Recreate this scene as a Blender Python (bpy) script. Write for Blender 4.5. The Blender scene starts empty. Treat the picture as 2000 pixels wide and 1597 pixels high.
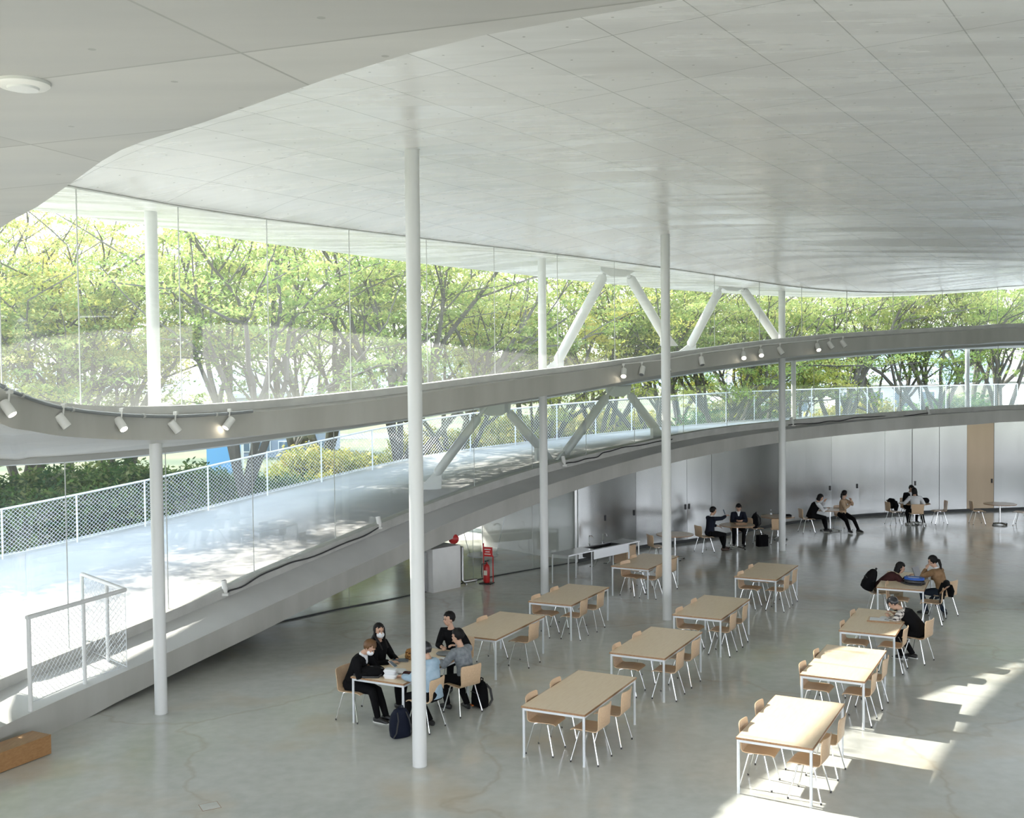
import bpy, math, random
import numpy as np
from mathutils import Vector, Matrix

C = bpy.context.scene.collection
random.seed(7)
rng = np.random.default_rng(7)
PI = math.pi

# ---------------------------------------------------------------- camera, sky, sun, exposure
def cam_setup():
    f, pitch, roll, h = 2123.447, 0.03337984, math.radians(-0.5823285), 5.319645
    fw = Vector((0, math.cos(pitch), -math.sin(pitch))); up = Vector((0, math.sin(pitch), math.cos(pitch))); x = Vector((1, 0, 0))
    rx = math.cos(roll) * x + math.sin(roll) * up
    uy = -math.sin(roll) * x + math.cos(roll) * up
    cd = bpy.data.cameras.new('camera'); co = bpy.data.objects.new('camera', cd); C.objects.link(co)
    m = Matrix((rx, uy, -fw)).transposed().to_4x4(); m.translation = (0, 0, h)
    co.matrix_world = m
    cd.sensor_fit = 'HORIZONTAL'; cd.sensor_width = 36.0; cd.lens = 36.0 * f / 2000.0
    cd.clip_end = 2000; cd.clip_start = 0.05
    bpy.context.scene.camera = co
cam_setup()

SKY_STRENGTH = 1.9
SUN_STRENGTH = 5.5
EXPOSURE = 1.52

w = bpy.data.worlds.new('sky'); bpy.context.scene.world = w; w.use_nodes = True
nt = w.node_tree; nt.nodes.clear()
wo = nt.nodes.new('ShaderNodeOutputWorld'); bg = nt.nodes.new('ShaderNodeBackground')
tc = nt.nodes.new('ShaderNodeTexCoord'); sp = nt.nodes.new('ShaderNodeSeparateXYZ'); rmp = nt.nodes.new('ShaderNodeValToRGB')
nt.links.new(tc.outputs['Generated'], sp.inputs[0]); nt.links.new(sp.outputs['Z'], rmp.inputs['Fac'])
rmp.color_ramp.elements[0].position = 0.0; rmp.color_ramp.elements[0].color = (0.93, 0.95, 1.0, 1)
rmp.color_ramp.elements[1].position = 0.75; rmp.color_ramp.elements[1].color = (0.60, 0.76, 1.0, 1)
nt.links.new(rmp.outputs['Color'], bg.inputs['Color']); bg.inputs['Strength'].default_value = SKY_STRENGTH
nt.links.new(bg.outputs[0], wo.inputs[0])

sl = bpy.data.lights.new('sun', 'SUN'); sl.energy = SUN_STRENGTH; sl.angle = math.radians(0.6); sl.color = (1.0, 0.93, 0.84)
so = bpy.data.objects.new('sun', sl); C.objects.link(so)
so.rotation_euler = Vector((0.989, -0.603, -0.72)).to_track_quat('-Z', 'Y').to_euler()
so.location = (-30, 40, 30)

vs = bpy.context.scene.view_settings
vs.view_transform = 'Standard'; vs.look = 'None'; vs.gamma = 1.0; vs.exposure = EXPOSURE; vs.use_curve_mapping = False

# measured plan and levels, metres
DATA = {'ramp':[[[-7.216,15.05,0.0,0.426],[-7.057,15.652,0.0,0.439],[-6.884,16.226,0.0,0.452],[-6.682,16.787,0.0,0.472],[-6.429,17.391,0.066,0.504],[-6.111,18.088,
0.135,0.556],[-5.734,18.883,0.22,0.631],[-5.323,19.716,0.309,0.725],[-4.902,20.531,0.404,0.825],[-4.474,21.359,0.513,0.924],[-4.022,22.255,0.631,1.024],
[-3.532,23.232,0.748,1.132],[-2.995,24.267,0.87,1.259],[-2.394,25.298,1.017,1.423],[-1.695,26.257,1.214,1.634],[-0.883,27.131,1.455,1.873],[0.016,27.949,
1.707,2.112],[0.977,28.748,1.953,2.339],[2.002,29.562,2.186,2.557],[3.081,30.393,2.399,2.767],[4.19,31.218,2.585,2.962],[5.319,32.033,2.742,3.124],[6.464,
32.831,2.873,3.251],[7.605,33.589,2.979,3.354],[8.742,34.289,3.062,3.44],[9.918,34.952,3.13,3.514],[11.221,35.625,3.195,3.586],[12.723,36.311,3.26,3.666],
[14.397,36.968,3.321,3.741],[16.173,37.588,3.376,3.795],[18.004,38.2,3.427,3.834]],[[-7.979,16.7,0.536,0.7],[-7.742,17.227,0.583,0.737],[-7.507,17.75,0.629,
0.775],[-7.257,18.291,0.675,0.818],[-6.96,18.889,0.73,0.877],[-6.593,19.574,0.808,0.971],[-6.157,20.336,0.916,1.098],[-5.684,21.117,1.043,1.237],[-5.206,
21.872,1.175,1.371],[-4.727,22.635,1.304,1.5],[-4.227,23.461,1.433,1.637],[-3.692,24.367,1.564,1.78],[-3.116,25.346,1.704,1.919],[-2.481,26.354,1.858,2.056],
[-1.753,27.337,2.032,2.209],[-0.909,28.252,2.229,2.388],[0.024,29.073,2.44,2.587],[1.019,29.828,2.646,2.791],[2.075,30.593,2.833,2.984],[3.186,31.395,3.007,
3.156],[4.324,32.201,3.17,3.31],[5.477,32.981,3.31,3.445],[6.641,33.728,3.414,3.553],[7.796,34.434,3.481,3.633],[8.946,35.091,3.531,3.693],[10.135,35.719,
3.58,3.74],[11.451,36.36,3.633,3.783],[12.966,37.012,3.687,3.83],[14.654,37.636,3.739,3.879],[16.442,38.222,3.787,3.921],[18.284,38.8,3.829,3.957]],[[-7.89,
16.7,3.971],[-7.658,17.227,3.95],[-7.427,17.75,3.932],[-7.181,18.291,3.921],[-6.889,18.889,3.917],[-6.526,19.574,3.921],[-6.096,20.336,3.936],[-5.628,21.117,
3.963],[-5.155,21.872,3.999],[-4.68,22.635,4.037],[-4.184,23.461,4.075],[-3.654,24.367,4.117],[-3.081,25.346,4.17],[-2.45,26.354,4.237],[-1.725,27.337,
4.318],[-0.885,28.252,4.414],[0.045,29.073,4.525],[1.037,29.828,4.65],[2.091,30.593,4.792],[3.199,31.395,4.95],[4.335,32.201,5.11],[5.487,32.981,5.256],
[6.648,33.728,5.388],[7.801,34.434,5.507],[8.949,35.091,5.609],[10.136,35.719,5.696],[11.45,36.36,5.781],[12.963,37.012,5.873],[14.647,37.636,5.965],[16.433,
38.222,6.043],[18.272,38.8,6.112]]],'gal':[[[-5.799,12.3,4.805,5.208],[-5.744,12.955,4.684,5.077],[-5.658,13.55,4.592,4.965],[-5.523,14.092,4.528,4.881],
[-5.332,14.642,4.475,4.818],[-5.076,15.242,4.427,4.771],[-4.755,15.875,4.392,4.744],[-4.396,16.502,4.373,4.737],[-4.027,17.093,4.372,4.745],[-3.652,17.663,
4.385,4.763],[-3.255,18.24,4.407,4.786],[-2.827,18.837,4.432,4.819],[-2.369,19.454,4.464,4.869],[-1.871,20.089,4.511,4.933],[-1.31,20.761,4.579,5.006],
[-0.67,21.486,4.658,5.083],[0.042,22.259,4.743,5.165],[0.811,23.073,4.837,5.254],[1.646,23.94,4.951,5.354],[2.543,24.855,5.087,5.466],[3.482,25.791,5.227,
5.582],[4.457,26.729,5.355,5.697],[5.461,27.658,5.468,5.812],[6.477,28.55,5.573,5.923],[7.507,29.399,5.672,6.028],[8.588,30.231,5.764,6.123],[9.802,31.092,
5.849,6.215],[11.222,32.004,5.926,6.308],[12.819,32.903,6.001,6.4],[14.51,33.728,6.076,6.488],[16.246,34.5,6.154,6.575]],[[-6.166,13.1,5.152],[-6.021,13.594,
5.06],[-5.871,14.079,4.988],[-5.701,14.567,4.94],[-5.486,15.089,4.909],[-5.208,15.667,4.89],[-4.868,16.286,4.885],[-4.493,16.904,4.892],[-4.112,17.494,
4.909],[-3.725,18.063,4.934],[-3.317,18.64,4.968],[-2.879,19.237,5.007],[-2.409,19.854,5.05],[-1.9,20.489,5.103],[-1.328,21.161,5.171],[-0.676,21.886,5.249],
[0.048,22.659,5.327],[0.83,23.473,5.406],[1.677,24.34,5.498],[2.587,25.255,5.609],[3.539,26.191,5.73],[4.526,27.129,5.854],[5.542,28.058,5.979],[6.569,
28.95,6.099],[7.609,29.799,6.206],[8.701,30.631,6.299],[9.928,31.492,6.388],[11.361,32.404,6.479],[12.973,33.303,6.569],[14.679,34.128,6.653],[16.431,34.9,
6.737]]],'roof':[[[-6.099,13.1,7.755],[-5.953,13.594,7.774],[-5.803,14.079,7.791],[-5.634,14.567,7.805],[-5.421,15.089,7.815],[-5.146,15.667,7.818],[-4.809,
16.286,7.819],[-4.437,16.904,7.823],[-4.059,17.494,7.829],[-3.676,18.063,7.838],[-3.27,18.64,7.849],[-2.835,19.237,7.859],[-2.369,19.854,7.867],[-1.863,
20.489,7.872],[-1.295,21.161,7.873],[-0.646,21.886,7.872],[0.074,22.659,7.869],[0.852,23.473,7.861],[1.696,24.34,7.848],[2.602,25.255,7.827],[3.551,26.191,
7.8],[4.535,27.129,7.763],[5.548,28.058,7.711],[6.573,28.95,7.649],[7.612,29.799,7.594],[8.702,30.631,7.557],[9.927,31.492,7.546],[11.36,32.404,7.577],
[12.97,33.303,7.659],[14.675,34.128,7.783],[16.425,34.9,7.93]],[[-8.066,17.3,8.054],[-7.758,17.674,8.033],[-7.452,18.037,8.016],[-7.14,18.419,8.006],[-6.801,
18.89,8.002],[-6.411,19.48,7.998],[-5.964,20.159,7.986],[-5.489,20.873,7.968],[-5.019,21.594,7.954],[-4.549,22.319,7.948],[-4.052,23.048,7.944],[-3.513,
23.774,7.933],[-2.932,24.49,7.913],[-2.302,25.208,7.889],[-1.598,25.956,7.868],[-0.8,26.759,7.846],[0.081,27.615,7.818],[1.027,28.516,7.787],[2.044,29.463,
7.755],[3.129,30.452,7.727],[4.257,31.459,7.704],[5.415,32.443,7.689],[6.588,33.359,7.678],[7.75,34.171,7.667],[8.895,34.863,7.66],[10.052,35.431,7.66],
[11.294,35.891,7.674],[12.684,36.259,7.717],[14.194,36.524,7.794],[15.75,36.688,7.889],[17.319,36.8,7.986]]],'fence':[[-12.556,26.6,0.874],[-11.174,27.65,
1.095],[-9.813,28.8,1.329],[-8.397,29.95,1.605],[-6.956,31.075,1.896],[-5.572,32.25,2.158],[-4.119,33.425,2.425],[-2.341,34.65,2.685],[0.212,36.4,2.906],
[3.769,39.125,3.088],[7.538,42.25,3.201],[10.929,45.0,3.255],[16.222,48.5,3.282],[25.447,54.0,3.296]],'wall':[[-5.063,23.247],[-3.788,24.669],[-2.502,25.918],
[-0.553,28.236],[1.566,30.096],[1.986,30.401],[3.819,32.511],[5.505,33.687],[7.303,35.287],[9.445,37.285],[12.424,39.053],[16.059,40.061],[19.137,40.565]],
'gout':[[-12.01,18.509,3.832],[-11.683,19.014,3.785],[-11.342,19.547,3.735],[-10.966,20.138,3.68],[-10.529,20.802,3.622],[-10.024,21.533,3.572],[-9.469,
22.307,3.543],[-8.897,23.083,3.536],[-8.338,23.831,3.544],[-7.801,24.57,3.562],[-7.273,25.357,3.59],[-6.717,26.251,3.628],[-6.085,27.273,3.676],[-5.324,
28.407,3.738],[-4.407,29.591,3.824],[-3.354,30.731,3.94],[-2.233,31.755,4.076],[-1.105,32.655,4.214],[0.016,33.482,4.352],[1.154,34.296,4.495],[2.33,35.114,
4.654],[3.539,35.924,4.827],[4.767,36.709,5.003],[6.007,37.458,5.166],[7.274,38.174,5.314],[8.613,38.872,5.454],[10.09,39.569,5.586],[11.734,40.261,5.708],
[13.514,40.924,5.822],[15.36,41.545,5.93],[17.222,42.139,6.031]],'j_up':[0.033,2.804,5.857,8.417,11.067,13.533,15.479,17.219,18.778,20.25,21.643,23.033,
24.4,25.783,27.0,28.153,29.478],'j_lo':[0.0,2.392,5.5,7.933,10.55,13.0,14.9,16.522,18.0,19.338,20.734,22.033,23.417,24.8,26.091,27.193,28.318,29.578],'j_pan':[4.607,
5.436,5.909,6.443,6.928,7.451,7.957,8.439,8.929,9.289,9.657,10.011,10.309,10.603,10.903,11.253,11.637,12.0],'j_gl':[0.0,1.017,2.062,2.765,3.464,4.607],
'cols':[[-1.301,14.594,8.317],[-5.586,16.998,7.95],[3.276,23.117,8.3],[0.741,25.937,8.05],[7.924,31.88,7.7]],'spots':[[-5.733,12.355,4.974],[-5.61,13.555,
4.774],[-5.267,14.62,4.682],[-4.84,15.574,4.595],[-4.301,16.494,4.599],[2.551,24.777,5.289],[3.028,25.255,5.332],[3.706,25.921,5.399],[4.69,26.869,5.558],
[5.977,28.043,5.702],[6.538,28.533,5.771],[7.183,29.08,5.829],[8.459,30.065,5.935],[8.911,30.402,5.995],[9.372,30.74,6.042]],'pipe':[[-6.101,12.24,5.397],
[-5.759,12.24,5.238],[-5.752,12.508,5.164],[-5.651,13.54,4.951],[-5.338,14.54,4.818],[-4.881,15.587,4.742],[-4.337,16.515,4.741],[-4.056,16.976,4.758]],
'up':[[-5.585,20.95,1.136],[-3.09,25.105,1.81],[1.437,29.88,2.804],[9.043,34.958,3.574],[14.321,37.334,3.795]],'uptop':[[-5.623,20.883,1.319],[-3.069,25.141,
1.913],[1.366,29.83,2.979],[9.024,34.948,3.756],[14.24,37.308,3.973]],'cable1':[[-5.585,20.95,1.106],[-5.303,21.388,1.187],[-4.837,22.06,1.387],[-4.368,
22.903,1.437],[-3.579,24.205,1.609],[-3.091,25.105,1.763]],'cable2':[[1.437,29.88,2.79],[1.835,30.15,2.849],[2.366,30.562,2.926],[2.676,30.797,3.05],[3.388,
31.326,3.152],[4.372,32.032,3.246],[4.759,32.298,3.286]],'cable3':[[8.872,34.869,3.547],[10.026,35.463,3.59],[10.814,35.859,3.632],[11.821,36.355,3.72],
[13.047,36.915,3.719],[14.321,37.334,3.778]],'vup':[[[1.081,27.4,5.458],[2.453,27.4,7.936],[2.91,27.6,7.874],[4.122,28.8,6.139]],[[5.018,31.0,5.904],[6.031,
31.0,7.798],[6.574,31.3,7.773],[8.023,32.6,6.151]]],'vlo':[[[-2.15,29.3,2.487],[-0.76,29.3,4.328],[-0.213,30.2,4.363],[0.836,31.0,3.113]],[[1.443,31.5,
2.862],[2.959,32.5,4.748],[3.456,33.0,4.781],[4.514,34.0,3.505]]],'ocol':[[9.977,38.5,3.578],[9.982,38.5,6.532],[17.804,42.5,3.79],[17.795,42.5,6.09]],
'gate':[[-7.082,15.743,0.45,1.83],[-6.762,16.951,0.45,1.869],[-6.831,18.374,0.45,1.819],[-7.607,18.594,0.55,1.935]],'gatec':[[-6.286,17.662,1.952]],'box':[[-1.957,
26.194,0.0],[-1.32,26.917,0.0]],'ext':[[-0.68,27.344,0.0]],'alarm':[[-1.467,26.6,1.254]],'pipe_w':[[-1.297,27.2,0.954],[-1.294,27.2,0.073],[-0.939,27.4,
0.096],[-0.924,27.291,0.0]],'floorhatch':[[-3.787,13.279,0.0]],'disc':[[-1.858,4.2,6.45]],'bench':[[-6.56,15.245,0.0],[-6.96,14.505,0.0]],'court':[[1.181,
31.162,0.0],[0.156,32.363,0.0]],'patch':[[-1.541,33.336,0.0],[-0.676,33.48,0.0]],'dish':[[-0.877,31.0,0.308]]}

# ---------------------------------------------------------------- materials
def mat(name, color, rough=0.6, metal=0.0, spec=0.5, emit=None, emit_s=0.0):
    m = bpy.data.materials.new(name); m.use_nodes = True
    b = m.node_tree.nodes['Principled BSDF']
    b.inputs['Base Color'].default_value = (*color, 1); b.inputs['Roughness'].default_value = rough
    b.inputs['Metallic'].default_value = metal; b.inputs['Specular IOR Level'].default_value = spec
    if emit: b.inputs['Emission Color'].default_value = (*emit, 1); b.inputs['Emission Strength'].default_value = emit_s
    return m
def N(m, t, **kw):
    n = m.node_tree.nodes.new(t)
    for k, v in kw.items(): setattr(n, k, v)
    return n
def L(m, a, b): m.node_tree.links.new(a, b)
def bsdf(m): return m.node_tree.nodes['Principled BSDF']
def noise_mix(m, c1, c2, scale, detail=4, lo=0.35, hi=0.65, stretch=(1, 1, 1), rotz=0.0, vec=None):
    """colour from noise; returns the colour output"""
    t = N(m, 'ShaderNodeTexCoord'); mp = N(m, 'ShaderNodeMapping'); mp.inputs['Scale'].default_value = stretch; mp.inputs['Rotation'].default_value = (0, 0, rotz)
    L(m, t.outputs['Object'], mp.inputs[0])
    n = N(m, 'ShaderNodeTexNoise'); n.inputs['Scale'].default_value = scale; n.inputs['Detail'].default_value = detail
    L(m, mp.outputs[0], n.inputs['Vector'])
    r = N(m, 'ShaderNodeValToRGB'); r.color_ramp.elements[0].position = lo; r.color_ramp.elements[1].position = hi
    r.color_ramp.elements[0].color = (*c1, 1); r.color_ramp.elements[1].color = (*c2, 1)
    L(m, n.outputs['Fac'], r.inputs[0])
    return r.outputs['Color'], n.outputs['Fac']
def mixc(m, fac, a, b, mode='MIX'):
    x = N(m, 'ShaderNodeMix', data_type='RGBA', blend_type=mode)
    if isinstance(fac, float): x.inputs[0].default_value = fac
    else: L(m, fac, x.inputs[0])
    for s, v in ((6, a), (7, b)):
        if isinstance(v, tuple): x.inputs[s].default_value = (*v, 1)
        else: L(m, v, x.inputs[s])
    return x.outputs[2]
def bump(m, h, strength=0.2, dist=0.01):
    b = N(m, 'ShaderNodeBump'); b.inputs['Strength'].default_value = strength; b.inputs['Distance'].default_value = dist
    L(m, h, b.inputs['Height']); L(m, b.outputs[0], bsdf(m).inputs['Normal'])

def formwork(name, rot, c1, c2, bw=1.8, bh=0.9, rough=0.3, off=(0, 0), spec=0.5):
    m = mat(name, c1, rough, spec=spec)
    t = N(m, 'ShaderNodeTexCoord'); mp = N(m, 'ShaderNodeMapping'); mp.vector_type = 'POINT'
    mp.inputs['Rotation'].default_value = (0, 0, -rot); mp.inputs['Location'].default_value = (off[0], off[1], 0)
    sepa = N(m, 'ShaderNodeVectorMath', operation='MULTIPLY'); sepa.inputs[1].default_value = (1, 1, 0)
    L(m, t.outputs['Object'], sepa.inputs[0]); L(m, sepa.outputs[0], mp.inputs[0])
    br = N(m, 'ShaderNodeTexBrick'); br.offset = 0.0
    br.inputs['Scale'].default_value = 1.0; br.inputs['Brick Width'].default_value = bw; br.inputs['Row Height'].default_value = bh
    br.inputs['Mortar Size'].default_value = 0.007; br.inputs['Mortar Smooth'].default_value = 0.3
    br.inputs['Color1'].default_value = (0.45, 0.45, 0.45, 1); br.inputs['Color2'].default_value = (0.55, 0.55, 0.55, 1); br.inputs['Mortar'].default_value = (0.5, 0.5, 0.5, 1)
    L(m, mp.outputs[0], br.inputs['Vector'])
    base, f1 = noise_mix(m, c1, c2, 0.9, 5, stretch=(0.35, 2.6, 1), rotz=-rot)
    pan = mixc(m, 1.0, base, br.outputs['Color'], 'OVERLAY')
    jf = N(m, 'ShaderNodeMath', operation='MULTIPLY'); jf.inputs[1].default_value = 0.55; L(m, br.outputs['Fac'], jf.inputs[0])
    # tie holes, one dot near each panel's third points
    vo = N(m, 'ShaderNodeMapping'); vo.inputs['Scale'].default_value = (1 / bw * 2, 1 / bh * 2, 1); L(m, mp.outputs[0], vo.inputs[0])
    fr = N(m, 'ShaderNodeVectorMath', operation='FRACTION'); L(m, vo.outputs[0], fr.inputs[0])
    sb = N(m, 'ShaderNodeVectorMath', operation='SUBTRACT'); sb.inputs[1].default_value = (0.5, 0.5, 0); L(m, fr.outputs[0], sb.inputs[0])
    ml = N(m, 'ShaderNodeVectorMath', operation='MULTIPLY'); ml.inputs[1].default_value = (bw / 2, bh / 2, 0); L(m, sb.outputs[0], ml.inputs[0])
    ln = N(m, 'ShaderNodeVectorMath', operation='LENGTH'); L(m, ml.outputs[0], ln.inputs[0])
    lt = N(m, 'ShaderNodeMath', operation='LESS_THAN'); lt.inputs[1].default_value = 0.014; L(m, ln.outputs['Value'], lt.inputs[0])
    d1 = mixc(m, jf.outputs[0], pan, (0.20, 0.20, 0.18))
    lt2 = N(m, 'ShaderNodeMath', operation='MULTIPLY'); lt2.inputs[1].default_value = 0.55; L(m, lt.outputs[0], lt2.inputs[0])
    d2 = mixc(m, lt2.outputs[0], d1, (0.22, 0.22, 0.20))
    L(m, d2, bsdf(m).inputs['Base Color'])
    rr = N(m, 'ShaderNodeMapRange'); rr.inputs['From Min'].default_value = 0.3; rr.inputs['From Max'].default_value = 0.7
    rr.inputs['To Min'].default_value = rough - 0.08; rr.inputs['To Max'].default_value = rough + 0.12
    L(m, f1, rr.inputs['Value']); L(m, rr.outputs[0], bsdf(m).inputs['Roughness'])
    hh = N(m, 'ShaderNodeMath', operation='SUBTRACT'); L(m, f1, hh.inputs[0]); L(m, jf.outputs[0], hh.inputs[1])
    bump(m, hh.outputs[0], 0.12, 0.02)
    return m
def concrete(name, c1, c2, scale=1.5, rough=0.6, stretch=(1, 1, 1)):
    m = mat(name, c1, rough)
    col, f = noise_mix(m, c1, c2, scale, 6, stretch=stretch); L(m, col, bsdf(m).inputs['Base Color']); bump(m, f, 0.15, 0.01)
    return m

M = {}
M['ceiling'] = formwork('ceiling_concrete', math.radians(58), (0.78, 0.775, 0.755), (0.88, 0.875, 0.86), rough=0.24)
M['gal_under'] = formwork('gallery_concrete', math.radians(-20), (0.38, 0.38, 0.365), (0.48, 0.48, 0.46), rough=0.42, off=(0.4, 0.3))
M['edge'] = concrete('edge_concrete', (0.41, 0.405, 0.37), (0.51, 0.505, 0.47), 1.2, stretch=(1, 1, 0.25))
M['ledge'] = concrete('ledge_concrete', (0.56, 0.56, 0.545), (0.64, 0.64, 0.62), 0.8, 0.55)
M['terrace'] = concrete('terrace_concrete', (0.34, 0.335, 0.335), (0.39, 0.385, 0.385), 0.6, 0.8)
M['kerb'] = concrete('kerb_metal', (0.42, 0.42, 0.39), (0.50, 0.50, 0.47), 3, 0.45)
M['kerbl'] = concrete('kerb_light', (0.58, 0.58, 0.56), (0.66, 0.66, 0.63), 3, 0.45)
M['white'] = mat('white_paint', (0.70, 0.71, 0.70), 0.35)
M['rail'] = mat('rail_grey', (0.50, 0.51, 0.49), 0.4)
M['plaster'] = concrete('white_plaster', (0.74, 0.74, 0.72), (0.80, 0.80, 0.78), 2, 0.8)
M['chrome'] = mat('chrome', (0.80, 0.81, 0.82), 0.16, 1.0)
M['steel'] = mat('brushed_steel', (0.62, 0.63, 0.63), 0.28, 1.0)
M['galv'] = mat('galvanised_steel', (0.74, 0.77, 0.80), 0.5, 0.3)
M['rubber'] = mat('dark_rubber', (0.05, 0.05, 0.05), 0.7)
M['black'] = mat('black_cloth', (0.007, 0.007, 0.008), 0.95, spec=0.12)
M['blackp'] = mat('black_plastic', (0.02, 0.02, 0.022), 0.4)
M['leaf_base'] = None

def wood(name, c1, c2, rough=0.4):
    m = mat(name, c1, rough)
    col, f = noise_mix(m, c1, c2, 6, 5, 0.3, 0.7, stretch=(6, 0.7, 6)); L(m, col, bsdf(m).inputs['Base Color']); return m
M['ply'] = wood('beech_plywood', (0.62, 0.43, 0.27), (0.70, 0.51, 0.33), 0.35)
M['top'] = wood('birch_tabletop', (0.80, 0.64, 0.46), (0.86, 0.71, 0.53), 0.38)
M['topedge'] = wood('tabletop_edge', (0.30, 0.16, 0.08), (0.42, 0.25, 0.13), 0.5)
M['bench'] = wood('oak_bench', (0.30, 0.155, 0.06), (0.38, 0.21, 0.09), 0.45)
M['brownwood'] = wood('brown_wood', (0.22, 0.11, 0.05), (0.30, 0.16, 0.08), 0.5)

def floor_mat():
    m = mat('polished_concrete', (0.4, 0.41, 0.39), 0.16, spec=0.5)
    base, f = noise_mix(m, (0.51, 0.525, 0.495), (0.64, 0.645, 0.61), 0.35, 8, 0.3, 0.7)
    fine, f2 = noise_mix(m, (0.42, 0.42, 0.42), (0.58, 0.58, 0.58), 5, 6, 0.3, 0.7)
    b2 = mixc(m, 0.5, base, fine, 'OVERLAY')
    st, f3 = noise_mix(m, (0, 0, 0), (1, 1, 1), 0.5, 5, 0.53, 0.70)
    sf = N(m, 'ShaderNodeMath', operation='MULTIPLY'); sf.inputs[1].default_value = 0.62; L(m, st, sf.inputs[0])
    b3 = mixc(m, sf.outputs[0], b2, (0.58, 0.48, 0.34))
    t = N(m, 'ShaderNodeTexCoord'); nz = N(m, 'ShaderNodeTexNoise'); nz.inputs['Scale'].default_value = 0.7; nz.inputs['Detail'].default_value = 4
    L(m, t.outputs['Object'], nz.inputs['Vector'])
    ad = N(m, 'ShaderNodeMix', data_type='RGBA', blend_type='LINEAR_LIGHT'); ad.inputs[0].default_value = 0.8
    L(m, t.outputs['Object'], ad.inputs[6]); L(m, nz.outputs['Color'], ad.inputs[7])
    vo = N(m, 'ShaderNodeTexVoronoi', feature='DISTANCE_TO_EDGE'); vo.inputs['Scale'].default_value = 0.15; L(m, ad.outputs[2], vo.inputs['Vector'])
    cr = N(m, 'ShaderNodeMapRange'); cr.inputs['From Min'].default_value = 0.0; cr.inputs['From Max'].default_value = 0.009; cr.inputs['To Min'].default_value = 0.34; cr.inputs['To Max'].default_value = 0.0
    L(m, vo.outputs['Distance'], cr.inputs['Value'])
    b4 = mixc(m, cr.outputs[0], b3, (0.42, 0.34, 0.25))
    L(m, b4, bsdf(m).inputs['Base Color'])
    rr = N(m, 'ShaderNodeMapRange'); rr.inputs['From Min'].default_value = 0.3; rr.inputs['From Max'].default_value = 0.7; rr.inputs['To Min'].default_value = 0.11; rr.inputs['To Max'].default_value = 0.24
    L(m, f, rr.inputs['Value']); L(m, rr.outputs[0], bsdf(m).inputs['Roughness'])
    bump(m, f2, 0.02, 0.01)
    return m
M['floor'] = floor_mat()

def glass_mat(name, veil):  # a white share is mixed in to imitate haze over the view
    m = bpy.data.materials.new(name); m.use_nodes = True; n = m.node_tree; n.nodes.clear()
    o = N(m, 'ShaderNodeOutputMaterial'); tr = N(m, 'ShaderNodeBsdfTransparent'); gl = N(m, 'ShaderNodeBsdfGlossy'); di = N(m, 'ShaderNodeBsdfTranslucent')
    di2 = N(m, 'ShaderNodeBsdfDiffuse'); di.inputs['Color'].default_value = (0.9, 0.92, 0.92, 1); di2.inputs['Color'].default_value = (0.9, 0.92, 0.92, 1)
    tr.inputs['Color'].default_value = (0.965, 0.985, 0.975, 1); gl.inputs['Roughness'].default_value = 0.01
    fr = N(m, 'ShaderNodeFresnel'); ge = N(m, 'ShaderNodeNewGeometry'); io = N(m, 'ShaderNodeMapRange')   # thin pane: same reflectance on both faces
    io.inputs['To Min'].default_value = 1.5; io.inputs['To Max'].default_value = 1 / 1.5; L(m, ge.outputs['Backfacing'], io.inputs['Value']); L(m, io.outputs[0], fr.inputs['IOR'])
    a = N(m, 'ShaderNodeMixShader'); L(m, fr.outputs[0], a.inputs[0]); L(m, tr.outputs[0], a.inputs[1]); L(m, gl.outputs[0], a.inputs[2])
    h = N(m, 'ShaderNodeMixShader'); h.inputs[0].default_value = 0.5; L(m, di.outputs[0], h.inputs[1]); L(m, di2.outputs[0], h.inputs[2])
    b = N(m, 'ShaderNodeMixShader'); b.inputs[0].default_value = veil; L(m, a.outputs[0], b.inputs[1]); L(m, h.outputs[0], b.inputs[2])
    L(m, b.outputs[0], o.inputs[0]); return m
M['glass_up'] = glass_mat('veiled_glass', 0.06)
M['glass'] = glass_mat('clear_glass', 0.02)
M['glass_in'] = glass_mat('inner_glass', 0.01)

def panel_mat(name, col, rough):
    m = mat(name, col, rough, 0.96)
    c, f = noise_mix(m, tuple(x * 0.94 for x in col), tuple(min(1, x * 1.05) for x in col), 1.5, 3, stretch=(1, 1, 0.3)); L(m, c, bsdf(m).inputs['Base Color'])
    return m
M['panel'] = panel_mat('satin_steel_panel', (0.50, 0.51, 0.50), 0.23)
M['panel_refl'] = panel_mat('steel_wood_reflection', (0.30, 0.24, 0.17), 0.28)  # brown colour paints a wood reflection onto one steel panel
M['skirt'] = mat('dark_skirting', (0.05, 0.055, 0.055), 0.5)

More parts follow.
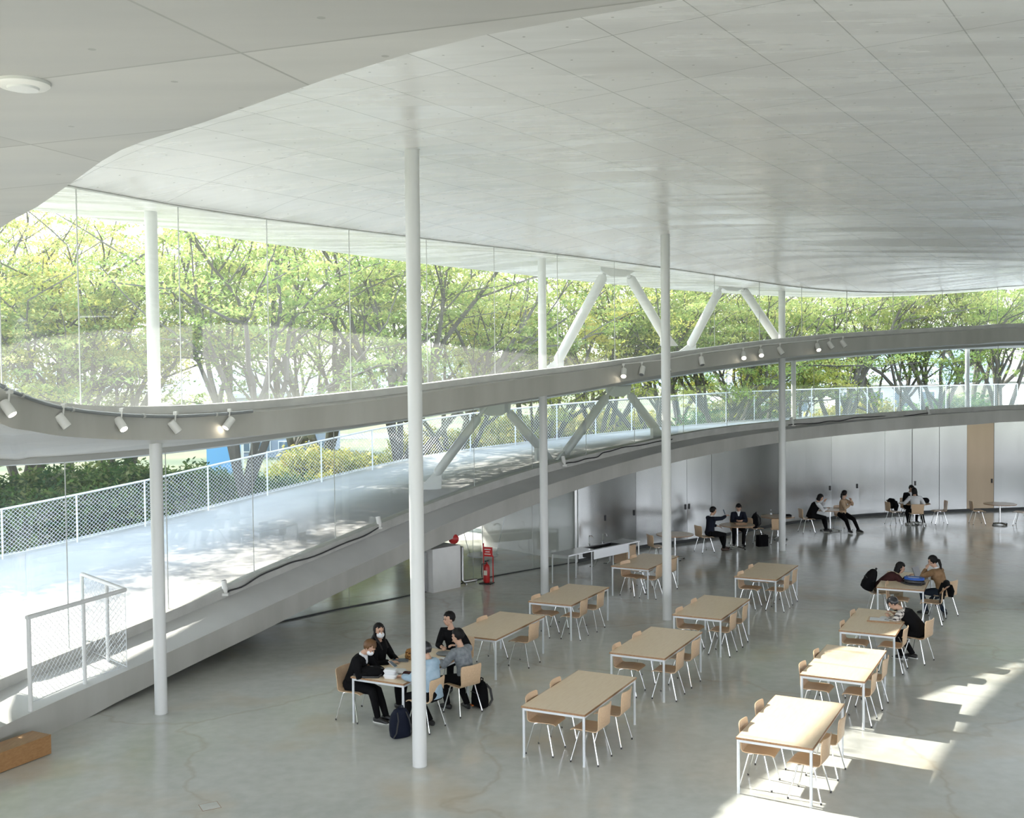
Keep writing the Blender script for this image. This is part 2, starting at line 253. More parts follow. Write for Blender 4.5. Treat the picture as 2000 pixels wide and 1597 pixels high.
# ---------------------------------------------------------------- mesh builder
class MB:
    def __init__(s): s.v = []; s.f = []
    def add(s, vs_, fs):
        o = len(s.v); s.v += [tuple(p) for p in vs_]; s.f += [tuple(i + o for i in q) for q in fs]; return s
    def box(s, c, size, R=None):
        x, y, z = (k / 2 for k in size); P = [Vector((a * x, b * y, d * z)) for a in (-1, 1) for b in (-1, 1) for d in (-1, 1)]
        if R is not None: P = [R @ p for p in P]
        c = Vector(c)
        return s.add([p + c for p in P], [(0, 1, 3, 2), (4, 6, 7, 5), (0, 4, 5, 1), (2, 3, 7, 6), (0, 2, 6, 4), (1, 5, 7, 3)])
    def loft(s, rings, cap=True, closed=True):
        n = len(rings[0]); o = len(s.v); V = [p for r in rings for p in r]; Fs = []
        for i in range(len(rings) - 1):
            for j in range(n if closed else n - 1):
                k = (j + 1) % n; Fs.append((i * n + j, i * n + k, (i + 1) * n + k, (i + 1) * n + j))
        if cap: Fs.append(tuple(range(n - 1, -1, -1))); Fs.append(tuple((len(rings) - 1) * n + j for j in range(n)))
        return s.add(V, Fs)
    def tube(s, pts, r, n=8, cap=True, ry=None, side=None):
        P = [Vector(p) for p in pts]; R = r if isinstance(r, (list, tuple)) else [r] * len(P); RY = ry if ry is not None else R
        if not isinstance(RY, (list, tuple)): RY = [RY] * len(P)
        rings = []; u = None
        for i, p in enumerate(P):
            t = (P[min(i + 1, len(P) - 1)] - P[max(i - 1, 0)])
            t = t.normalized() if t.length > 1e-9 else Vector((0, 0, 1))
            if side is not None: u = Vector(side)
            elif u is None: u = t.orthogonal()
            u = (u - t * u.dot(t)); u = u.normalized() if u.length > 1e-6 else t.orthogonal().normalized()
            v = t.cross(u)
            rings.append([p + u * (R[i] * math.cos(2 * PI * k / n)) + v * (RY[i] * math.sin(2 * PI * k / n)) for k in range(n)])
        return s.loft(rings, cap)
    def ell(s, c, r, R=None, n=12, m=8):
        c = Vector(c); V = []
        for i in range(1, m):
            a = PI * i / m
            for j in range(n):
                b = 2 * PI * j / n; p = Vector((r[0] * math.sin(a) * math.cos(b), r[1] * math.sin(a) * math.sin(b), r[2] * math.cos(a)))
                V.append((R @ p if R is not None else p) + c)
        t = Vector((0, 0, r[2])); b_ = Vector((0, 0, -r[2]))
        V += [(R @ t if R is not None else t) + c, (R @ b_ if R is not None else b_) + c]
        Fs = []
        for i in range(m - 2):
            for j in range(n): k = (j + 1) % n; Fs.append((i * n + j, (i + 1) * n + j, (i + 1) * n + k, i * n + k))
        T = (m - 1) * n
        for j in range(n): k = (j + 1) % n; Fs.append((T, j, k)); Fs.append((T + 1, (m - 2) * n + k, (m - 2) * n + j))
        return s.add(V, Fs)
    def lathe(s, prof, c=(0, 0, 0), n=16):
        c = Vector(c); return s.loft([[c + Vector((r * math.cos(2 * PI * k / n), r * math.sin(2 * PI * k / n), z)) for k in range(n)] for r, z in prof])
    def mesh(s, name, m, smooth=True, ang=40):
        me = bpy.data.meshes.new(name); me.from_pydata(s.v, [], s.f); me.update()
        if m: me.materials.append(m)
        if smooth:
            me.polygons.foreach_set('use_smooth', [True] * len(me.polygons)); me.set_sharp_from_angle(angle=math.radians(ang))
        return me
    def build(s, name, m, parent=None, smooth=True, ang=40, loc=None):
        o = bpy.data.objects.new(name, s.mesh(name, m, smooth, ang)); C.objects.link(o)
        if parent: o.parent = parent
        if loc is not None: o.location = loc
        return o
def fix_normals(o):
    import bmesh
    b = bmesh.new(); b.from_mesh(o.data); bmesh.ops.recalc_face_normals(b, faces=b.faces); b.to_mesh(o.data); b.free(); return o

def tag(o, label=None, cat=None, group=None, kind=None):
    if label: o['label'] = label
    if cat: o['category'] = cat
    if group: o['group'] = group
    if kind: o['kind'] = kind
    return o
def thing(name, label, cat, loc=(0, 0, 0), rz=0.0, group=None, kind=None):
    o = bpy.data.objects.new(name, None); C.objects.link(o); o.location = loc; o.rotation_euler = (0, 0, rz); o.empty_display_size = 0.2
    return tag(o, label, cat, group, kind)
def dup(root, loc, rz, label, group=None):
    r = root.copy(); C.objects.link(r); r.location = loc; r.rotation_euler = (0, 0, rz); r['label'] = label
    if group: r['group'] = group
    for ch in root.children:
        c = ch.copy(); C.objects.link(c); c.parent = r
        for g in ch.children:
            d = g.copy(); C.objects.link(d); d.parent = c
    return r
def kids(root):
    return list(root.children)

# ---------------------------------------------------------------- curve helpers
def lerp(a, b, t): return [x + (y - x) * t for x, y in zip(a, b)]
def samp(c, s):
    s = max(0.0, min(len(c) - 1.0, s)); i = min(int(s), len(c) - 2); t = s - i
    p0, p1, p2, p3 = c[max(i - 1, 0)], c[i], c[i + 1], c[min(i + 2, len(c) - 1)]
    return [0.5 * (2 * b + (d - a) * t + (2 * a - 5 * b + 4 * d - e) * t * t + (3 * b - a - 3 * d + e) * t ** 3) for a, b, d, e in zip(p0, p1, p2, p3)]
def dense(c, k): return [samp(c, i / k) for i in range((len(c) - 1) * k + 1)]
def normals(c):
    out = []
    for i in range(len(c)):
        a = c[max(i - 1, 0)]; b = c[min(i + 1, len(c) - 1)]; t = Vector((b[0] - a[0], b[1] - a[1])); t.normalize(); out.append((-t.y, t.x))
    return out      # to the left of travel = outward
def sweep(rows, name, m, parent=None, closed=True, cap=True, ang=35):
    b = MB(); b.loft([[Vector(p) for p in r] for r in rows], cap, closed); return fix_normals(b.build(name, m, parent, True, ang))
def strip(c3, d0, d1, z0, z1, name, m, parent=None):
    """a bar along curve c3=(x,y,z): offsets d outward, heights relative to z"""
    n = normals(c3)
    return sweep([[(p[0] + q[0] * d, p[1] + q[1] * d, p[2] + z) for d, z in ((d0, z0), (d1, z0), (d1, z1), (d0, z1))] for p, q in zip(c3, n)], name, m, parent)

# ---------------------------------------------------------------- the setting: floor
fl = [(-13, -14), (31, -14), (31, 46), (19, 46), (10, 44), (2, 35.2), (-3, 34.2), (-9, 29), (-14, 21), (-13, 8)]
b = MB(); b.add([(x, y, z) for z in (-0.3, 0) for x, y in fl], [tuple(range(len(fl) - 1, -1, -1)), tuple(range(len(fl), 2 * len(fl)))] + [(i, (i + 1) % len(fl), (i + 1) % len(fl) + len(fl), i + len(fl)) for i in range(len(fl))])
tag(b.build('floor', M['floor'], None, False), 'polished grey concrete floor with ochre stains and hairline cracks', 'floor', kind='structure')

# ---------------------------------------------------------------- ramp slab (outer terrace, inner ledge)
E1, G1, R1 = DATA['ramp']
FB = DATA['fence']
ext_l = [([-8.25, 8.5, -0.05, .40], [-9.3, 9.8, .50, .66], [-9.3, 9.8, 4.1], [-17.5, 19.5, .60]), ([-7.75, 12.2, -0.02, .42], [-8.6, 13.6, .52, .68], [-8.6, 13.6, 4.05], [-15.6, 23.4, .72])]
ext_r = [([24, 39.3, 3.43, 3.83], [24.2, 40.1, 3.85, 3.98], [24.2, 40.1, 6.15], [30, 56.5, 3.3]), ([31, 40, 3.43, 3.83], [31, 40.9, 3.85, 3.98], [31, 40.9, 6.15], [36, 58.5, 3.3])]
fen = dense(FB, 4)
NS = len(E1)
fpts = [samp(FB, i / (NS - 1) * (len(FB) - 1)) for i in range(NS)]
E1x = [e[0] for e in ext_l] + E1 + [e[0] for e in ext_r]; G1x = [e[1] for e in ext_l] + G1 + [e[1] for e in ext_r]
R1x = [e[2] for e in ext_l] + R1 + [e[2] for e in ext_r]; Fx = [e[3] for e in ext_l] + fpts + [e[3] for e in ext_r]
K = 3
E1d, G1d, R1d, Fd = dense(E1x, K), dense(G1x, K), dense(R1x, K), dense(Fx, K)
nF = normals(Fd)
rows_face = []; rows_top = []; rows_ter = []
slab = thing('ramp_slab', 'curving concrete ramp slab rising beneath the window wall to the back', 'ramp', kind='structure')
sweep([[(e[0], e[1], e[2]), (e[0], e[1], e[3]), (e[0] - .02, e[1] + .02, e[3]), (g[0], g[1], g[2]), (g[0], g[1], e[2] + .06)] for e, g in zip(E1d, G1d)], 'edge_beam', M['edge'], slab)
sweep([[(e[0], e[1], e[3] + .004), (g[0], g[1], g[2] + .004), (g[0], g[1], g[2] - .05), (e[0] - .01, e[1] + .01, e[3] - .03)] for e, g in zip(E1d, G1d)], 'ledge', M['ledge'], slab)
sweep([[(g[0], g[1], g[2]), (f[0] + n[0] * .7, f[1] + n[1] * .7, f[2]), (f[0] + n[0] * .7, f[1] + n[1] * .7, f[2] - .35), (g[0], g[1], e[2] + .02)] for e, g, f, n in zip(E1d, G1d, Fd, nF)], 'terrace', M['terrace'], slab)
G1top = [(g[0], g[1], g[3]) for g in G1d]
tag(strip([(g[0], g[1], g[2]) for g in G1d], -0.14, 0.10, -.03, .17, 'trim_1', M['kerb']), 'grey metal kerb under the lower window band along the ramp', 'kerb', kind='structure')

# ---------------------------------------------------------------- gallery slab
E2, G2 = DATA['gal']
Lg = [((6, 1.2, 6.45, 6.85), (5.2, -.3, 6.85), (4.4, -1.8, 6.45)), ((2.6, 2.25, 6.45, 6.85), (1.6, .6, 6.85), (.6, -1.2, 6.45)), ((.53, 3.35, 6.45, 6.85), (-.6, 1.6, 6.85), (-1.7, -.2, 6.45)),
      ((-.35, 3.88, 6.45, 6.85), (-1.6, 2.2, 6.85), (-3, .3, 6.45)), ((-1.36, 4.89, 6.45, 6.85), (-2.9, 3.5, 6.85), (-4.6, 2.0, 6.45)), ((-1.94, 5.47, 6.45, 6.85), (-3.6, 4.3, 6.85), (-5.4, 3.0, 6.45)),
      ((-2.53, 6.34, 6.45, 6.85), (-4.3, 5.3, 6.85), (-6.4, 4.0, 6.42)), ((-3.15, 7.27, 6.45, 6.85), (-5.0, 6.3, 6.85), (-7.2, 5.2, 6.35)), ((-3.88, 8.3, 6.45, 6.85), (-5.8, 7.6, 6.75), (-8, 6.7, 6.2)),
      ((-4.75, 9.2, 6.2, 6.6), (-6.6, 8.6, 6.5), (-8.8, 8.2, 5.8)), ((-5.45, 10.0, 5.8, 6.2), (-7.0, 9.6, 6.1), (-9.4, 9.6, 5.3)), ((-5.8, 10.9, 5.3, 5.7), (-7.0, 10.9, 5.7), (-9.8, 11.6, 4.7))]
nG = normals([g[:2] for g in G1])
E2x = [list(l[0]) for l in Lg] + E2 + [[24, 36.2, 6.2, 6.62], [31, 37, 6.2, 6.62]]
G2x = [list(l[1]) for l in Lg] + G2 + [[24, 36.6, 6.78], [31, 37.4, 6.78]]
M1x = [list(l[2]) for l in Lg] + [list(p) for p in DATA['gout']] + [[24, 43.6, 6.15], [31, 44.4, 6.15]]
Q1x = [lerp(l[0][:3], l[2], .35) for l in Lg] + [[r[0], r[1], r[2] + .09] for r in R1] + [[24, 40.1, 6.22], [31, 40.9, 6.22]]
E2d, G2d, M1d, Q1d = dense(E2x, K), dense(G2x, K), dense(M1x, K), dense(Q1x, K)
gs = thing('gallery_slab', 'wavy concrete gallery slab curving between the two window bands', 'gallery', kind='structure')
sweep([[(e[0], e[1], e[2]), (e[0], e[1], e[3]), (e[0] - .01, e[1] + .01, e[3]), (e[0] - .05, e[1] + .05, e[2] + .03)] for e in E2d], 'edge_beam', M['edge'], gs)
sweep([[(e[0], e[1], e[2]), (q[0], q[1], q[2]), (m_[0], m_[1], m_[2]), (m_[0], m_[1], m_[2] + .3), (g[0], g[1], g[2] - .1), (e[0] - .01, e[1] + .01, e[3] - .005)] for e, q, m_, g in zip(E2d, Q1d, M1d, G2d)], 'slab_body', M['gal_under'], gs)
kk = (len(Lg)) * K
G2far = G2d[kk - 2 * K:]
k2 = [(g[0], g[1], g[2] - .12) for g in G2far]
tag(strip(k2, -0.10, 0.12, -.05, .12, 'trim_2', M['kerbl']), 'pale metal kerb at the foot of the upper window band', 'kerb', kind='structure')

# ---------------------------------------------------------------- roof
R2, SE = DATA['roof']
Lr = [((-9.6, -14, 7.8), (-13.2, -14, 8.0)), ((-9.4, -4, 7.8), (-13.1, -4, 8.0)), ((-9.0, 3, 7.8), (-12.8, 4, 8.0)), ((-8.4, 7.5, 7.8), (-12.0, 9.5, 8.0)), ((-7.4, 10.3, 7.8), (-10.4, 13.3, 8.05)), ((-6.7, 11.8, 7.8), (-9.2, 15.4, 8.05))]
Rr = [((20, 35.7, 7.97), (21, 37, 8.0)), ((25, 36.3, 7.97), (25.5, 37.4, 8.0)), ((31, 37, 7.97), (31, 37.8, 8.0))]
R2x = [list(l[0]) for l in Lr] + R2 + [list(r[0]) for r in Rr]; SEx = [list(l[1]) for l in Lr] + SE + [list(r[1]) for r in Rr]
R2d, SEd = dense(R2x, 2), dense(SEx, 2)
T = [0, .6, 1.2, 2, 3, 4.2, 6, 8, 12, 18, 26, 36]; BU = [0, .14, .25, .36, .44, .48, .52, .56, .6, .6, .6, .6]
rows = []
for r, e in zip(R2d, SEd):
    mid = lerp(r, e, .5); bx = math.exp(-((mid[0] - .7) ** 2) / 9) * .2
    under = [(e[0], e[1], e[2]), (mid[0], mid[1], mid[2] + bx)] + [(r[0] + .72 * t, r[1] - .69 * t, r[2] + bz) for t, bz in zip(T, BU)]
    upper = [(p[0], p[1], 9.2) for p in (under[-1], under[3])] + [(e[0], e[1], e[2] + .25)]
    rows.append(under + upper)
tag(sweep(rows, 'ceiling', M['ceiling'], ang=25), 'broad pale concrete roof soffit with formwork joints', 'ceiling', kind='structure')
h0 = 4 * 2
tag(strip(R2d[h0:], -.045, .045, 0.0, .07, 'trim_3', M['rail']), 'thin grey head rail along the top of the upper windows', 'rail', kind='structure')
h1 = 1 * K
tag(strip([(r[0], r[1], r[2]) for r in R1d], -.05, .06, 0.0, .10, 'trim_4', M['rail']), 'grey head rail under the gallery over the lower windows', 'rail', kind='structure')

# ---------------------------------------------------------------- glazing
def glazing(name, label, bot, top, cuts, m, gap=.006, zb=0.0, zt=0.0, strip_m=None, sw=.009):
    t = thing(name, label, 'window', kind='structure')
    for i in range(len(cuts) - 1):
        s0, s1 = cuts[i], cuts[i + 1]; n = max(2, int((s1 - s0) * 3) + 1); rows = []
        for k in range(n + 1):
            s = s0 + (s1 - s0) * k / n; p = samp(bot, s); q = samp(top, s); e = 1e-2
            a = samp(bot, s - e); c = samp(bot, s + e); tt = Vector((c[0] - a[0], c[1] - a[1])); tt.normalize(); nn = Vector((-tt.y, tt.x)) * .007
            sh = (gap if k == 0 else -gap if k == n else 0.0); x, y = p[0] + tt.x * sh, p[1] + tt.y * sh
            rows.append([(x - nn.x, y - nn.y, p[2] + zb), (x + nn.x, y + nn.y, p[2] + zb), (x + nn.x, y + nn.y, q[2] + zt), (x - nn.x, y - nn.y, q[2] + zt)])
        sweep(rows, 'pane', m, t)
    for s in cuts:
        p = samp(bot, s); q = samp(top, s); h = q[2] + zt - p[2] - zb
        MB().box((p[0], p[1], p[2] + zb + h / 2), (sw * 1.6, sw * 1.6, h)).build('joint_strip', strip_m or M['rail'], t, False)
    return t
nl = len(Lg)
gb = [(g[0], g[1], g[2]) for g in G2x]
rt_off = len(Lr)
# upper band: bottom on kerb, top on rail, same station count
ub = [[-7.4, 10.3, 5.9], [-6.7, 11.8, 5.4]] + [g[:3] for g in G2] + [[20, 35.7, 6.76], [25, 36.3, 6.78], [31, 37, 6.78]]
ut = R2x[4:]
cu = [0, 1.0] + [c + 2 for c in DATA['j_up']] + [32, 33, 34, 35]
glazing('window_1', 'upper band of tall curved glass panes between gallery and roof', ub, ut, cu, M['glass_up'], zb=-.01, zt=.02, strip_m=M['white'])
lb = [[g[0], g[1], g[3]] for g in G1x]; lt_ = [r[:3] for r in R1x]
cl = [0, 1.0] + [c + 2 for c in DATA['j_lo']] + [32.0, 33, 34]
glazing('window_2', 'lower band of glass panes between ramp kerb and gallery', lb, lt_, cl, M['glass'], zb=-.02, zt=.02)

# ---------------------------------------------------------------- columns and braces
collab = ['slender white column nearest the camera, standing by the group table', 'slender white column in front of the ramp edge with no table near it', 'slender white column behind the middle row of tables', 'slender white column by the third window-row table and the fire extinguisher', 'slender white column standing among the round tables']
for (x, y, z), lb_ in zip(DATA['cols'], collab):
    t = thing('column', lb_, 'column', (x, y, 0), group='slender white columns')
    MB().lathe([(.098, 0), (.098, z + .12)], n=28).build('shaft', M['white'], t)
    MB().lathe([(.11, z - .02), (.11, z - .004)], n=28).build('cap_ring', M['white'], t)
    MB().lathe([(.104, 0.0), (.104, .006)], n=28).build('base_ring', M['rail'], t)
oc = [list(p) for p in DATA['ocol']]; oc[1][2] = 5.78
for (a, c, lb_) in ((oc[0], oc[1], 'thin white outdoor post on the terrace behind the round-table column'), (oc[2], oc[3], 'thin white outdoor post on the terrace far along the ramp')):
    t = thing('post', lb_, 'post', (a[0], a[1], a[2] - .6), group='outdoor posts')
    MB().lathe([(.085, 0), (.085, c[2] - a[2] + .62)], n=16).build('shaft', M['white'], t)
    MB().box((0, 0, .01), (.3, .3, .02)).build('base_plate', M['white'], t, False)
def brace(pts, label, r=.125, foot=.25):
    a, ap1, ap2, d = [Vector(p) for p in pts]; mid = (ap1 + ap2) / 2
    t = thing('brace', label, 'brace', a, group='white V-shaped braces')
    for p, q in ((a, ap1), (d, ap2)):
        u = (q - p).normalized()
        MB().tube([p + u * .12 - a, p + u * .20 - a, q - u * .3 - a, q - u * .22 - a], [r * .55, r, r, r * .6], 16).build('strut', M['white'], t)
        MB().tube([q - u * .34 - a, q + u * .12 - a], .05, 10).build('pin', M['white'], t)
        side = Vector((u.x, u.y, 0)).normalized()
        f = MB(); base = p - Vector((0, 0, foot))
        Rz = Matrix.Rotation(math.atan2(side.y, side.x), 3, 'Z')
        pr_ = [(-.42, 0), (.22, 0), (.24, foot + .16), (.08, foot + .22)]
        V = [base - a + Rz @ Vector((x, s * .055, z)) for s in (-1, 1) for x, z in pr_]
        f.add(V, [(3, 2, 1, 0), (4, 5, 6, 7)] + [(i, (i + 1) % 4, (i + 1) % 4 + 4, i + 4) for i in range(4)]); fix_normals(f.build('foot', M['white'], t, False))
    tt = (d - a); tt.z = 0; tt.normalize(); Rz = Matrix.Rotation(math.atan2(tt.y, tt.x), 3, 'Z')
    pl = [(-.52, .16), (.52, .16), (.48, -.06), (.20, -.20), (-.20, -.20), (-.48, -.06)]
    f = MB(); V = [mid - a + Rz @ Vector((x, s * .045, z)) for s in (-1, 1) for x, z in pl]
    f.add(V, [tuple(range(5, -1, -1)), tuple(range(6, 12))] + [(i, (i + 1) % 6, (i + 1) % 6 + 6, i + 6) for i in range(6)]); fix_normals(f.build('gusset_plate', M['white'], t, False))
v = DATA['vup']; brace(v[0], 'white inverted-V brace above the gallery, beside the second window-row column', .125, .15); brace(v[1], 'white inverted-V brace above the gallery, just before the round-table column', .125, .15)
v = DATA['vlo']; brace(v[0], 'white inverted-V brace on the terrace beside the nearest column', .125, .30); brace(v[1], 'white inverted-V brace on the terrace below the gallery, farther along the ramp', .125, .30)

# ---------------------------------------------------------------- back wall of satin panels and ground-level glass
W = DATA['wall']
Wx = W + [[24, 41.2], [31, 41.5]]
def slab_z(x, y):
    best = min(range(len(E1d)), key=lambda i: (E1d[i][0] - x) ** 2 + (E1d[i][1] - y) ** 2); return E1d[best][2] + .03
wb = thing('wall_back', 'curved back wall of tall satin metal panels under the ramp', 'wall', kind='structure')
jp = DATA['j_pan'] + [12.4, 12.8, 13.2, 13.6, 14.0]
locks = {0: .93, 1: .93, 3: .93, 4: .07, 9: .93, 10: .93, 13: .1, 15: .93}
for i in range(len(jp) - 1):
    P = [samp(Wx, jp[i] + (jp[i + 1] - jp[i]) * k / 3) for k in range(4)]
    t = (Vector(P[-1]) - Vector(P[0])).normalized(); n = Vector((-t.y, t.x)) * .02
    P[0] = list(Vector(P[0]) + t * .010); P[-1] = list(Vector(P[-1]) - t * .010)
    jt = random.uniform(-.014, .014); P = [list(Vector(p) + n * (jt / .02) * (2 * q / 3 - 1)) for q, p in enumerate(P)]
    rows = []
    for p in P:
        z = slab_z(*p) + .02
        rows.append([(p[0] - n.x, p[1] - n.y, .10), (p[0] + n.x, p[1] + n.y, .10), (p[0] + n.x, p[1] + n.y, z), (p[0] - n.x, p[1] - n.y, z)])
    pn = sweep(rows, 'panel', M['panel_refl'] if i == 15 else M['panel'], wb)
    if i in locks:
        q = Vector(lerp(P[0], P[-1], locks[i])) - n * 1.4
        MB().box((q.x, q.y, 1.12), (.05, .03, .16), Matrix.Rotation(math.atan2(t.y, t.x), 3, 'Z')).build('lock', M['blackp'], pn, False)
c = [samp(Wx, jp[0] + (jp[-1] - jp[0]) * k / 40) + [0.0] for k in range(41)]
strip(c, -.03, .05, 0.001, .09, 'skirting', M['skirt'], wb)
sweep([[(p[0] + q[0] * d, p[1] + q[1] * d, z) for d, z in ((.07, .0), (.09, .0), (.09, slab_z(p[0], p[1])), (.07, slab_z(p[0], p[1])))] for p, q in zip(c, normals(c))], 'backing', M['skirt'], wb)
jb = samp(Wx, jp[0]); zz = slab_z(*jb)
MB().box((jb[0] - .05, jb[1] - .05, zz / 2 + .01), (.06, .06, zz)).build('jamb', M['steel'], wb, False)
g3 = [[-7.1, 21.4], [-6.1, 22.2]] + W
gcut = [0.3, 1.2] + [c_ + 2 for c_ in DATA['j_gl']]
bot = [[p[0], p[1], .02] for p in g3]; topg = [[p[0], p[1], max(.25, slab_z(*p))] for p in g3]
glazing('window_3', 'clear ground-level glass wall under the ramp before the sink', bot, topg, gcut, M['glass_in'])
c = [samp(g3, .3 + (gcut[-1] - .3) * k / 30) + [0.0] for k in range(31)]
tag(strip(c, -.025, .025, 0.001, .022, 'trim_5', M['skirt']), 'thin dark floor channel below the ground-level glass', 'trim', kind='structure')

# white court wall behind the ground-level glass
cw = [(2.1, 30.75), (1.18, 31.16), (.6, 31.8), (.156, 32.36), (-.6, 33.2), (-.9, 33.6)]
cwd = dense([list(p) + [0.0] for p in cw], 4)
tag(sweep([[(p[0], p[1], 0), (p[0] + n[0] * .1, p[1] + n[1] * .1, 0), (p[0] + n[0] * .1, p[1] + n[1] * .1, slab_z(p[0], p[1]) + .2), (p[0], p[1], slab_z(p[0], p[1]) + .2)] for p, n in zip(cwd, normals(cwd))], 'wall_court', M['plaster']), 'white plastered court wall seen through the ground-level glass', 'wall', kind='structure')

# walls out of view, their heights and openings shaped for the daylight
tag(MB().box((-8.95, 12.4, 2.0), (.2, 7.0, 4.0), Matrix.Rotation(-.193, 3, 'Z')).build('sun_block_wall', M['plaster'], None, False), 'unseen added wall blocking sun past the left end of the lower window band', 'wall', kind='structure')  # unseen wall added to keep sun off the near floor corner
pv = [(-13, 20), (-9, 28.5), (-3, 33.8), (2, 34.8), (3, 40), (-6, 42), (-17, 36), (-22, 27), (-18, 19)]
b = MB(); b.add([(x, y, -.01) for x, y in pv], [tuple(range(len(pv)))]); fix_normals(b.build('paving', M['plaster'], None, False)); bpy.data.objects['paving']['kind'] = 'structure'; bpy.data.objects['paving']['label'] = 'pale paving outside, under the raised ramp'; bpy.data.objects['paving']['category'] = 'paving'
b = MB().box((31.1, 16, 6.35), (.2, 60, 3.7)).box((31.1, 41, 2.3), (.2, 10, 4.4))
for k in range(9): b.box((31.1, -13 + k * 6, 2.3), (.2, .25, 4.4))
tag(MB().box((31.1, 16, .9), (.22, 60, 1.8)).build('wall_sill', M['plaster'], None, False), 'unseen pale sill wall, sized and toned for the panel reflections', 'wall', kind='structure')  # unseen sill, its height and tone set what the panels reflect
tag(b.build('wall_right', mat('grey_wall', (.22, .225, .22), .8), None, False), 'unseen grey side wall, darkened to dull reflections, with openings cut for daylight', 'wall', kind='structure')  # unseen; dark grey subdues its reflection in the upper glass
tag(MB().box((9, -14.1, .5), (45, .2, 1.0)).build('wall_front', M['plaster'], None, False), 'unseen white wall behind the camera, kept low to let daylight in', 'wall', kind='structure')  # unseen, lowered so sky light enters from behind
tag(MB().box((-10.2, -3, .5), (.2, 22, 1.0)).build('wall_left', M['plaster'], None, False), 'unseen white wall beside the camera, kept low to let daylight in', 'wall', kind='structure')  # unseen, lowered to brighten the hall from this side

# ---------------------------------------------------------------- outdoors: ground, distance, hedges, trees
M['grass'] = mat('dry_grass', (0.30, 0.30, 0.12), 0.9)
c_, f_ = noise_mix(M['grass'], (0.05, 0.075, 0.025), (0.15, 0.14, 0.055), 0.12, 6); L(M['grass'], c_, bsdf(M['grass']).inputs['Base Color'])
M['road'] = mat('pale_asphalt', (0.16, 0.16, 0.16), 0.9)
b = MB(); n_ = 48; b.add([(10 + 700 * math.cos(2 * PI * i / n_), 40 + 700 * math.sin(2 * PI * i / n_), -.06) for i in range(n_)], [tuple(range(n_))])
tag(b.build('ground', M['grass'], None, False), 'yellowish grass ground around the building', 'ground', kind='structure')
MBp = MB().add([(-60, 84, -.04), (90, 104, -.04), (90, 112, -.04), (-60, 92, -.04)], [(0, 1, 2, 3)])
tag(MBp.build('road', M['road'], None, False), 'pale asphalt road beyond the trees', 'road', kind='structure')
M['hill'] = mat('hazy_hill', (0.20, 0.27, 0.30), 1.0)
b = MB(); pts = []
for i in range(41):
    x = -260 + i * 14; h = 6 + 5 * math.sin(i * .5) + 4 * math.sin(i * 1.13 + 1); pts.append((x, h))
b.loft([[(x, 330, -1), (x, 360, h), (x, 420, h * .8), (x, 430, -1)] for x, h in pts], True, True)
tag(fix_normals(b.build('hill', M['hill'])), 'low hazy hills along the horizon', 'hill', kind='structure')

M['bldw'] = mat('pale_facade', (0.50, 0.50, 0.50), 0.8); M['bldg'] = mat('grey_facade', (0.22, 0.26, 0.32), 0.7); M['pane'] = mat('window_pane', (0.10, 0.14, 0.18), 0.1)
M['blue'] = mat('sky_blue_panel', (0.16, 0.42, 0.80), 0.6); M['roofg'] = mat('grey_roof', (0.30, 0.32, 0.34), 0.7)
def house(label, x, y, w_, d, h, rz, wall, rows_, cols_, gable=True):
    t = thing('house', label, 'house', (x, y, -.05), rz)
    MB().box((0, 0, h / 2), (w_, d, h)).build('wall', wall, t, False)
    if gable:
        b = MB(); V = [(sx * (w_ / 2 + .4), sy * (d / 2 + .5), h) for sx in (-1, 1) for sy in (-1, 1)] + [(-w_ / 2 - .4, 0, h + d * .3), (w_ / 2 + .4, 0, h + d * .3)]
        b.add(V, [(0, 2, 5, 4), (3, 1, 4, 5), (1, 0, 4), (2, 3, 5), (0, 1, 3, 2)]); fix_normals(b.build('roof', M['roofg'], t, False))
    else: MB().box((0, 0, h + .15), (w_ + .4, d + .4, .3)).build('roof', M['roofg'], t, False)
    for r in range(rows_):
        for c in range(cols_):
            wx = -w_ / 2 + w_ * (c + .5) / cols_; wz = h * (r + .55) / rows_
            f = MB().box((wx, -d / 2 - .03, wz), (w_ / cols_ * .62, .08, h / rows_ * .55)).build('window', M['white'], t, False)
            MB().box((wx, -d / 2 - .075, wz), (w_ / cols_ * .54, .03, h / rows_ * .45)).build('pane', M['pane'], f, False)
    return t
house('grey flat-roofed building with rows of windows beyond the hedge', -15.2, 74, 6.5, 6, 3.9, .1, M['bldg'], 3, 5, False)
house('small white gabled house far beyond the road under the trees', 27, 118, 9, 7, 3.0, .15, M['bldw'], 1, 3)
house('low pale house far off between the tree trunks at the back', 42, 124, 11, 8, 3.6, -.1, M['bldw'], 1, 4)
house('white gabled house far off near the last trees', 62, 122, 10, 8, 3.8, .1, M['bldw'], 1, 3)
t = thing('gate_panel', 'sky-blue panel with slanted top beside the grey far building', 'panel', (-15.0, 58, 0), .1)
b = MB(); b.add([(x, s * .1, z) for s in (-1, 1) for x, z in ((-1.3, 0), (.55, 0), (.55, 3.1), (-.2, 2.85), (-1.3, 1.9))], [(4, 3, 2, 1, 0), (5, 6, 7, 8, 9)] + [(i, (i + 1) % 5, (i + 1) % 5 + 5, i + 5) for i in range(5)])
fix_normals(b.build('board', M['blue'], t, False)); MB().box((.55, 0, 1.4), (.12, .26, 2.8)).build('post', M['galv'], t, False)

